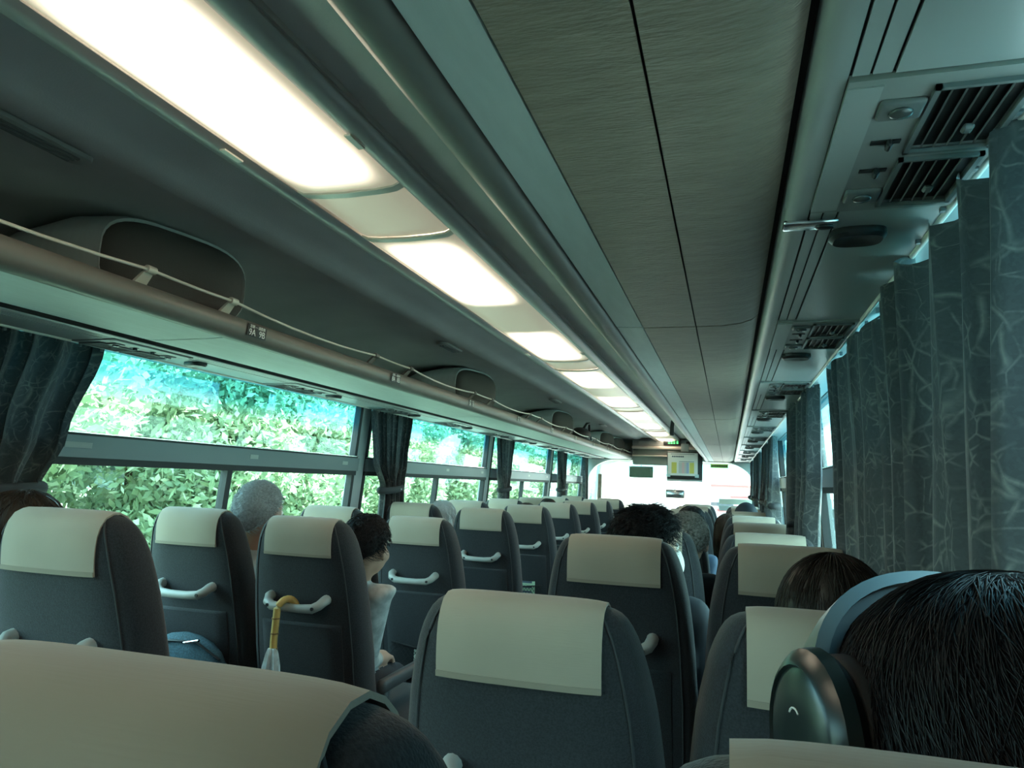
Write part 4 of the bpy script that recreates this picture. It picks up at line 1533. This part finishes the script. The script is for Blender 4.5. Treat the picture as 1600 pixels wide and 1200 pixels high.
def make_hair(material, R=(0.088, 0.108, 0.108), n=900, seg=5, dlen=0.5, lift=0.03, jit=0.25, width=0.0014, drop=0.0, front=0.95, side=1.5, back=2.15,
              seed=1, swirl=0.0, spike=0.0, c=(0, -0.012, 1.150)):
    rg = random.Random(seed)

    def pmax(az):
        t = (1 - math.cos(az)) / 2      # 0 front .. 1 back
        v = front + (side - front) * min(1, t * 2) if t < 0.5 else side + (back - side) * (t - 0.5) * 2
        return v + (drop if t > 0.22 else drop * max(0, (t - 0.08) / 0.14))
    NU, NV = 48, 22
    outer = []
    for j in range(NV + 1):
        row = []
        for i in range(NU):
            az = 2 * PI * i / NU
            ph = 0.02 + (pmax(az) - 0.02) * j / NV
            wob = 1 + (0.012 * math.sin(7 * az + 3 * ph) + 0.008 * math.sin(13 * az - 5 * ph)) * min(1, ph)
            row.append(hair_pos(az, ph, 0.985 * wob, R, drop, c))
        outer.append(row)
    innr = [[Vector(c) + (p - Vector(c)) * 0.90 for p in row] for row in outer]
    mb = MB()
    mb.rings(outer + innr[::-1])
    for _ in range(n):
        az = rg.uniform(0, 2 * PI)
        pm = pmax(az)
        p0 = 0.03 + pm * (rg.random() ** 0.75) * 0.96
        L = dlen * rg.uniform(0.6, 1.3)
        da = rg.gauss(swirl, jit)
        lf = lift * rg.uniform(0.2, 1.6)
        sp = spike * rg.uniform(0.0, 1.0)
        pts, rs = [], []
        for k in range(seg):
            t = k / (seg - 1)
            ph = min(p0 + L * t, pm + 0.10)
            kk = 0.985 + lf * math.sin(t * PI * 0.7) + sp * t * t
            pts.append(hair_pos(az + da * t / max(0.35, math.sin(min(ph, PI / 2))), ph, kk, R, drop, c))
            rs.append(width * (1 - 0.75 * t))
        if (pts[0] - pts[-1]).length > 0.006:
            mb.tube(pts, rs, 3)
    me = mb.mesh('hair', 179)
    me.materials.append(MATS[material])
    return me


def person(label, x, y, ztop, shirt, hair, yaw=0.0, turned=False, rz=0.0, lean=0, trousers='trousers', wscale=1.0):
    s = ztop / 1.255
    t = thing('person', label, 'person', (x, y, 0.0), rz)
    t.scale = (s * wscale, s * wscale, s)
    b = link('body', BODY[(1 if turned else 0, lean)], None, t)
    for i, mt in ((0, shirt), (1, 'skin'), (2, trousers)):
        b.material_slots[i].link = 'OBJECT'
        b.material_slots[i].material = MATS[mt]
    R = Matrix.Rotation(-0.75 if turned else 0.0, 4, 'Z')
    h = link('hair', hair, None, t)
    h.matrix_local = R
    for sx in (-1, 1):
        e = link('eye', EYE, None, t)
        e.matrix_local = R @ Matrix.Translation((sx * 0.031, 0.080, 1.138))
        link('pupil', PUP, None, e)
    l_ = link('mouth', LIPM, None, t)
    l_.matrix_local = R @ Matrix.Translation((0, 0.099, 1.072))
    return t


# passengers on the foliage side
person('passenger with rounded brown hair beside the gathered dark curtain', -0.875, 1.39, 1.205, 'shirt_dark',
       make_hair('hair_brown', n=900, drop=0.7, front=0.9, seed=2, R=(0.096, 0.112, 0.108)))
person('man with short silver hair in a white shirt beside the window divider', -0.830, 2.27, 1.238, 'shirt_white',
       make_hair('hair_silver', R=(0.082, 0.103, 0.103), n=7000, dlen=0.09, lift=0.03, spike=0.11, width=0.0009, seg=3, side=1.55, back=2.4, front=0.8, seed=3), lean=1)
person('man with tousled dark hair in a beige top leaning past the umbrella seat', -0.390, 2.27, 1.140, 'shirt_beige',
       make_hair('hair_black', R=(0.086, 0.104, 0.104), n=1800, dlen=0.35, lift=0.06, spike=0.10, jit=0.5, seed=4), lean=2)
person('passenger with pale grey bobbed hair in the window seat', -0.837, 4.045, 1.143, 'shirt_white',
       make_hair('hair_grey', R=(0.094, 0.110, 0.108), n=1200, dlen=0.5, lift=0.04, drop=0.5, seed=5), lean=1)
person('passenger with brown hair in a white top whose sleeve shows beside the leaflet seat', -0.555, 4.93, 1.125, 'shirt_white',
       make_hair('hair_brown', n=500, seed=6))
person('passenger with dark reddish hair in the far rows of the foliage side', -0.62, 5.82, 1.142, 'shirt_white',
       make_hair('hair_dark', n=500, seed=7), lean=-1)
# passengers on the sunny side
man = person('man with spiky black hair and a white face mask turned to the aisle', 0.575, 2.15, 1.215, 'shirt_dark',
             make_hair('hair_black', R=(0.090, 0.108, 0.106), n=3200, seg=6, dlen=0.42, lift=0.06, spike=0.22, jit=0.55, width=0.0011, side=1.55, back=2.2, seed=8), turned=True)
mk = MB()
rings = []
for j in range(9):
    z = 1.040 + 0.085 * j / 8
    b = math.sin(PI * (0.12 + 0.76 * j / 8))
    rings.append([(0.080 * math.sin(a) * (0.85 + 0.15 * b), 0.012 + (0.088 + 0.030 * b * math.cos(a)) * math.cos(a), z) for a in [-1.35 + 2.7 * k / 16 for k in range(17)]] +
                 [(0.076 * math.sin(a) * (0.85 + 0.15 * b), 0.008 + (0.088 + 0.030 * b * math.cos(a)) * math.cos(a), z) for a in [1.35 - 2.7 * k / 16 for k in range(17)]])
mko = mk.rings(rings).obj('face_mask', 'mask_white', man, smooth=60)
mko.matrix_local = Matrix.Rotation(-0.75, 4, 'Z')
for s in (-1, 1):
    MB().tube([(s * 0.074, 0.035, 1.115), (s * 0.080, 0.0, 1.135), (s * 0.082, -0.028, 1.120), (s * 0.079, 0.0, 1.085), (s * 0.073, 0.035, 1.055)], 0.0018, 6).obj('ear_loop', 'mask_white', mko, smooth=60)
person('passenger with ash-grey hair just beyond the spiky-haired man', 0.642, 3.025, 1.178, 'shirt_dark',
       make_hair('hair_ash', R=(0.084, 0.102, 0.100), n=2500, width=0.0022, dlen=0.3, lift=0.06, spike=0.08, jit=0.5, seed=9), lean=1)
person('passenger with flat black hair two rows beyond the spiky-haired man', 0.615, 3.91, 1.178, 'shirt_blue',
       make_hair('hair_black', n=600, seed=10), lean=1)
person('passenger with long brown hair leaning out toward the aisle', 0.79, 4.80, 1.12, 'shirt_dark',
       make_hair('hair_brown', n=900, drop=1.3, seed=11, dlen=0.8), lean=-1)
capman = person('passenger in a dark navy cap seated near the front', 0.925, 5.69, 1.175, 'shirt_white',
                make_hair('hair_black', n=300, seed=12))
cap = MB()
cr = []
for j in range(10):
    ph = 0.05 + (PI / 2 + 0.12) * j / 9
    cr.append([hair_pos(2 * PI * k / 28, ph, 1.05, (0.090, 0.110, 0.108), 0, (0, -0.010, 1.150)) for k in range(28)])
cap.rings(cr + [[Vector((0, -0.01, 1.15)) + (p - Vector((0, -0.01, 1.15))) * 0.95 for p in r] for r in cr[::-1]])
cap_t = cap.obj('crown', 'cap_navy', capman, smooth=60)
cap_t.name = 'cap'
vis = MB()
vis.rings([[(x_ * 0.085, 0.085 + 0.055 * (1 - x_ * x_) * f_, 1.150 - 0.012 * f_ + dz) for x_ in [-1 + 0.2 * k for k in range(11)]] for f_, dz in ((0, 0), (1, 0), (1, 0.003), (0, 0.003))], closed=False, cap=False)
vis.obj('visor', 'cap_navy', cap_t, smooth=60)
person('passenger with smooth dark brown hair ahead of the headphones wearer', 0.955, 1.25, 1.180, 'shirt_dark',
       make_hair('hair_dark', R=(0.092, 0.110, 0.108), n=3200, seg=6, dlen=0.9, lift=0.012, jit=0.10, width=0.0010, drop=1.3, seed=13))
HPX, HPY, HPZ = 0.962, 0.525, 1.230
hp = person('passenger with glossy black hair wearing over-ear headphones', HPX, HPY, HPZ, 'shirt_dark',
            make_hair('hair_black', R=(0.108, 0.118, 0.106), n=14000, seg=7, dlen=0.9, lift=0.02, jit=0.22, width=0.00065, drop=1.2, seed=14, swirl=-0.35), rz=0.42)
hs = HPZ / 1.255
ph_ = thing('headphones', 'dark over-ear headphones with a silver-edged headband on the black-haired passenger', 'headphones', (HPX, HPY, 0.0), 0.42)
ph_.scale = (hs, hs, hs)
band, pad = [], []
for k in range(25):
    a = -1.32 + 2.64 * k / 24
    y_ = 0.012
    for lst, r, w, th in ((band, 1.0, 0.016, 0.0045), (pad, 0.945, 0.013, 0.005)):
        cx_, cz_ = 0.116 * r * math.sin(a), 1.150 + 0.108 * r * math.cos(a)
        nx_, nz_ = math.sin(a), math.cos(a)
        lst.append([(cx_ + nx_ * th, y_ - w, cz_ + nz_ * th), (cx_ + nx_ * th * 1.3, y_, cz_ + nz_ * th * 1.3), (cx_ + nx_ * th, y_ + w, cz_ + nz_ * th),
                    (cx_ - nx_ * th, y_ + w, cz_ - nz_ * th), (cx_ - nx_ * th, y_ - w, cz_ - nz_ * th)])
TILT = 0.72


def tilt(r):
    return [(x_, 0.012 + (y_ - 0.012) * math.cos(TILT) + (z_ - 1.150) * math.sin(TILT), 1.150 - (y_ - 0.012) * math.sin(TILT) + (z_ - 1.150) * math.cos(TILT)) for x_, y_, z_ in r]


band, pad = [tilt(r) for r in band], [tilt(r) for r in pad]
MB().rings(band).obj('headband', 'phone_silver', ph_, smooth=50)
MB().rings(pad).obj('headband_pad', 'phone_pad', ph_, smooth=50)
for s in (-1, 1):
    def lathe(prof, n=28):
        return [[(s * (xx + 0.004), 0.012 + r * 0.86 * math.cos(2 * PI * k / n), 1.150 + r * 1.05 * math.sin(2 * PI * k / n)) for k in range(n)] for xx, r in prof]
    cup = MB().rings(lathe([(0.106, 0.034), (0.106, 0.047), (0.112, 0.051), (0.121, 0.050), (0.127, 0.044), (0.1285, 0.041), (0.1265, 0.0395), (0.129, 0.034), (0.130, 0.014)])).obj('ear_cup', 'phone_black', ph_, smooth=35)
    MB().rings(lathe([(0.086, 0.030), (0.086, 0.042), (0.092, 0.047), (0.101, 0.047), (0.107, 0.043), (0.107, 0.032)])).obj('ear_cushion', 'phone_pad', ph_, smooth=60)
    MB().tube(tilt([(s * 0.122, 0.012, 1.165), (s * 0.120, 0.012, 1.175), (s * 0.116, 0.012, 1.185)]), 0.006, 8).obj('yoke', 'phone_black', ph_, smooth=60)
    for (zc_, sg_) in ((1.162, 1), (1.146, -1)):
        MB().tube([(s * 0.1342, 0.012 + 0.006 * math.cos(q), zc_ + sg_ * 0.006 * math.sin(q)) for q in [0.4 + 0.35 * k for k in range(7)]], 0.0007, 5).obj('mark', 'white_plate', cup)

# ------------------------------------------------------------------ outside
gr = struct(MB().box(-90, 90, -60, 160, -1.32, -1.30).obj('ground', 'grass'), 'green roadside ground', 'ground')
rd = struct(MB().box(-2.6, 6.5, -60, 160, -1.31, -1.28).obj('road', 'asphalt'), 'grey asphalt road under the bus', 'road')
bank = MB()
bank.rings([[(-3.6, y, -1.4), (-4.2, y, -1.2), (-6.5, y, -0.4), (-10, y, 0.8), (-16, y, 2.0), (-16, y, -1.4)] for y in (-20, 70)])
struct(bank.obj('bank', 'grass'), 'grassy bank rising beside the road on the foliage side', 'ground')


def foliage_mesh(seed, n, blobs):
    rg = np.random.default_rng(seed)
    V = np.zeros((n * 4, 3))
    for i in range(n):
        b = blobs[rg.integers(len(blobs))]
        d = rg.normal(size=3)
        d /= np.linalg.norm(d)
        p = np.array(b[:3]) + d * np.array(b[3:6]) * (0.72 + 0.33 * rg.random())
        t = rg.normal(size=3)
        t /= np.linalg.norm(t)
        nn = d + 0.9 * rg.normal(size=3)
        s = np.cross(t, nn)
        s /= np.linalg.norm(s) + 1e-9
        L, W = rg.uniform(0.05, 0.10), rg.uniform(0.02, 0.045)
        V[i * 4:i * 4 + 4] = [p - t * L, p + s * W, p + t * L, p - s * W]
    me = bpy.data.meshes.new('foliage')
    me.from_pydata(V.tolist(), [], [(4 * i, 4 * i + 1, 4 * i + 2, 4 * i + 3) for i in range(n)])
    me.materials.append(MATS['leaf_green'])
    return me


FOL = [foliage_mesh(k, 20000, [(random.uniform(-.9, .9), random.uniform(-1.1, 1.1), random.uniform(0.5, 2.8), random.uniform(.6, 1.0), random.uniform(.7, 1.2), random.uniform(.5, .9)) for _ in range(9)]) for k in range(3)]
TRK = MB().tube([(0, 0, -0.4), (0.05, 0.02, 0.8), (0.0, 0.1, 2.2)], [0.09, 0.07, 0.03], 8).mesh('trunk', 60)
TRK.materials.append(MATS['bark'])
rg = random.Random(21)
spots = []
for k in range(13):
    spots.append((-6.6 - rg.uniform(0, 1.0), 3.0 + 2.7 * k + rg.uniform(-.3, .3), -0.4, rg.uniform(0.95, 1.2)))
for k in range(11):
    spots.append((-10.3 - rg.uniform(0, 1.2), 5.5 + 4.0 * k + rg.uniform(-.5, .5), 0.6, rg.uniform(1.2, 1.6)))
for i, (x, y, z, s) in enumerate(spots):
    near = i < 13
    t = thing('roadside_shrub', 'leafy green shrub on the bank close outside the windows' if near else 'taller leafy tree standing behind the roadside shrubs', 'shrub' if near else 'tree',
              (x, y, z), rg.uniform(0, 6.28), 'shrubs close outside the windows' if near else 'trees behind the roadside shrubs')
    t.scale = (s, s, s)
    f_ = link('foliage', FOL[i % 3], None, t)
    f_['kind'] = 'stuff'
    link('trunk', TRK, None, t)
bl = thing('roadside_building', 'pale building with red sign bands ahead of the windscreen', 'building', (1.5, 52, -1.3))
MB().box(-7, 12, -3, 8, 0, 4.6).obj('wall', 'building_white', bl)
for x0, x1, z0, z1, mt in ((-1.8, 1.6, 2.72, 2.86, 'building_red'), (-0.6, 0.5, 2.05, 2.16, 'building_red'), (-1.8, -0.4, 1.50, 1.72, 'building_glass'),
                           (-1.4, -0.8, 1.15, 1.32, 'building_red'), (0.9, 2.4, 2.45, 2.60, 'building_red')):
    MB().box(x0, x1, -3.2, -3.0, z0, z1).obj('sign_band', mt, bl)
for k in range(4):
    MB().box(2.2 + 2.4 * k, 3.6 + 2.4 * k, -3.06, -3.0, 0.3, 1.6).obj('window', 'building_glass', bl)
gu = thing('guard_rail', 'pale steel guard rail along the sunny side of the road', 'guard rail', (6.9, 20, -1.3))
MB().tube([(0, -40, 0.75), (0, 24, 0.75)], 0.09, 8).obj('rail', 'guard_steel', gu, smooth=60)
POST_ME = MB().tube([(0.1, 0, 0), (0.1, 0, 0.8)], 0.05, 8).mesh('post', 60)
POST_ME.materials.append(MATS['guard_steel'])
for k in range(17):
    o = link('post', POST_ME, None, gu)
    o.location = (0, -38 + 3.6 * k, 0)
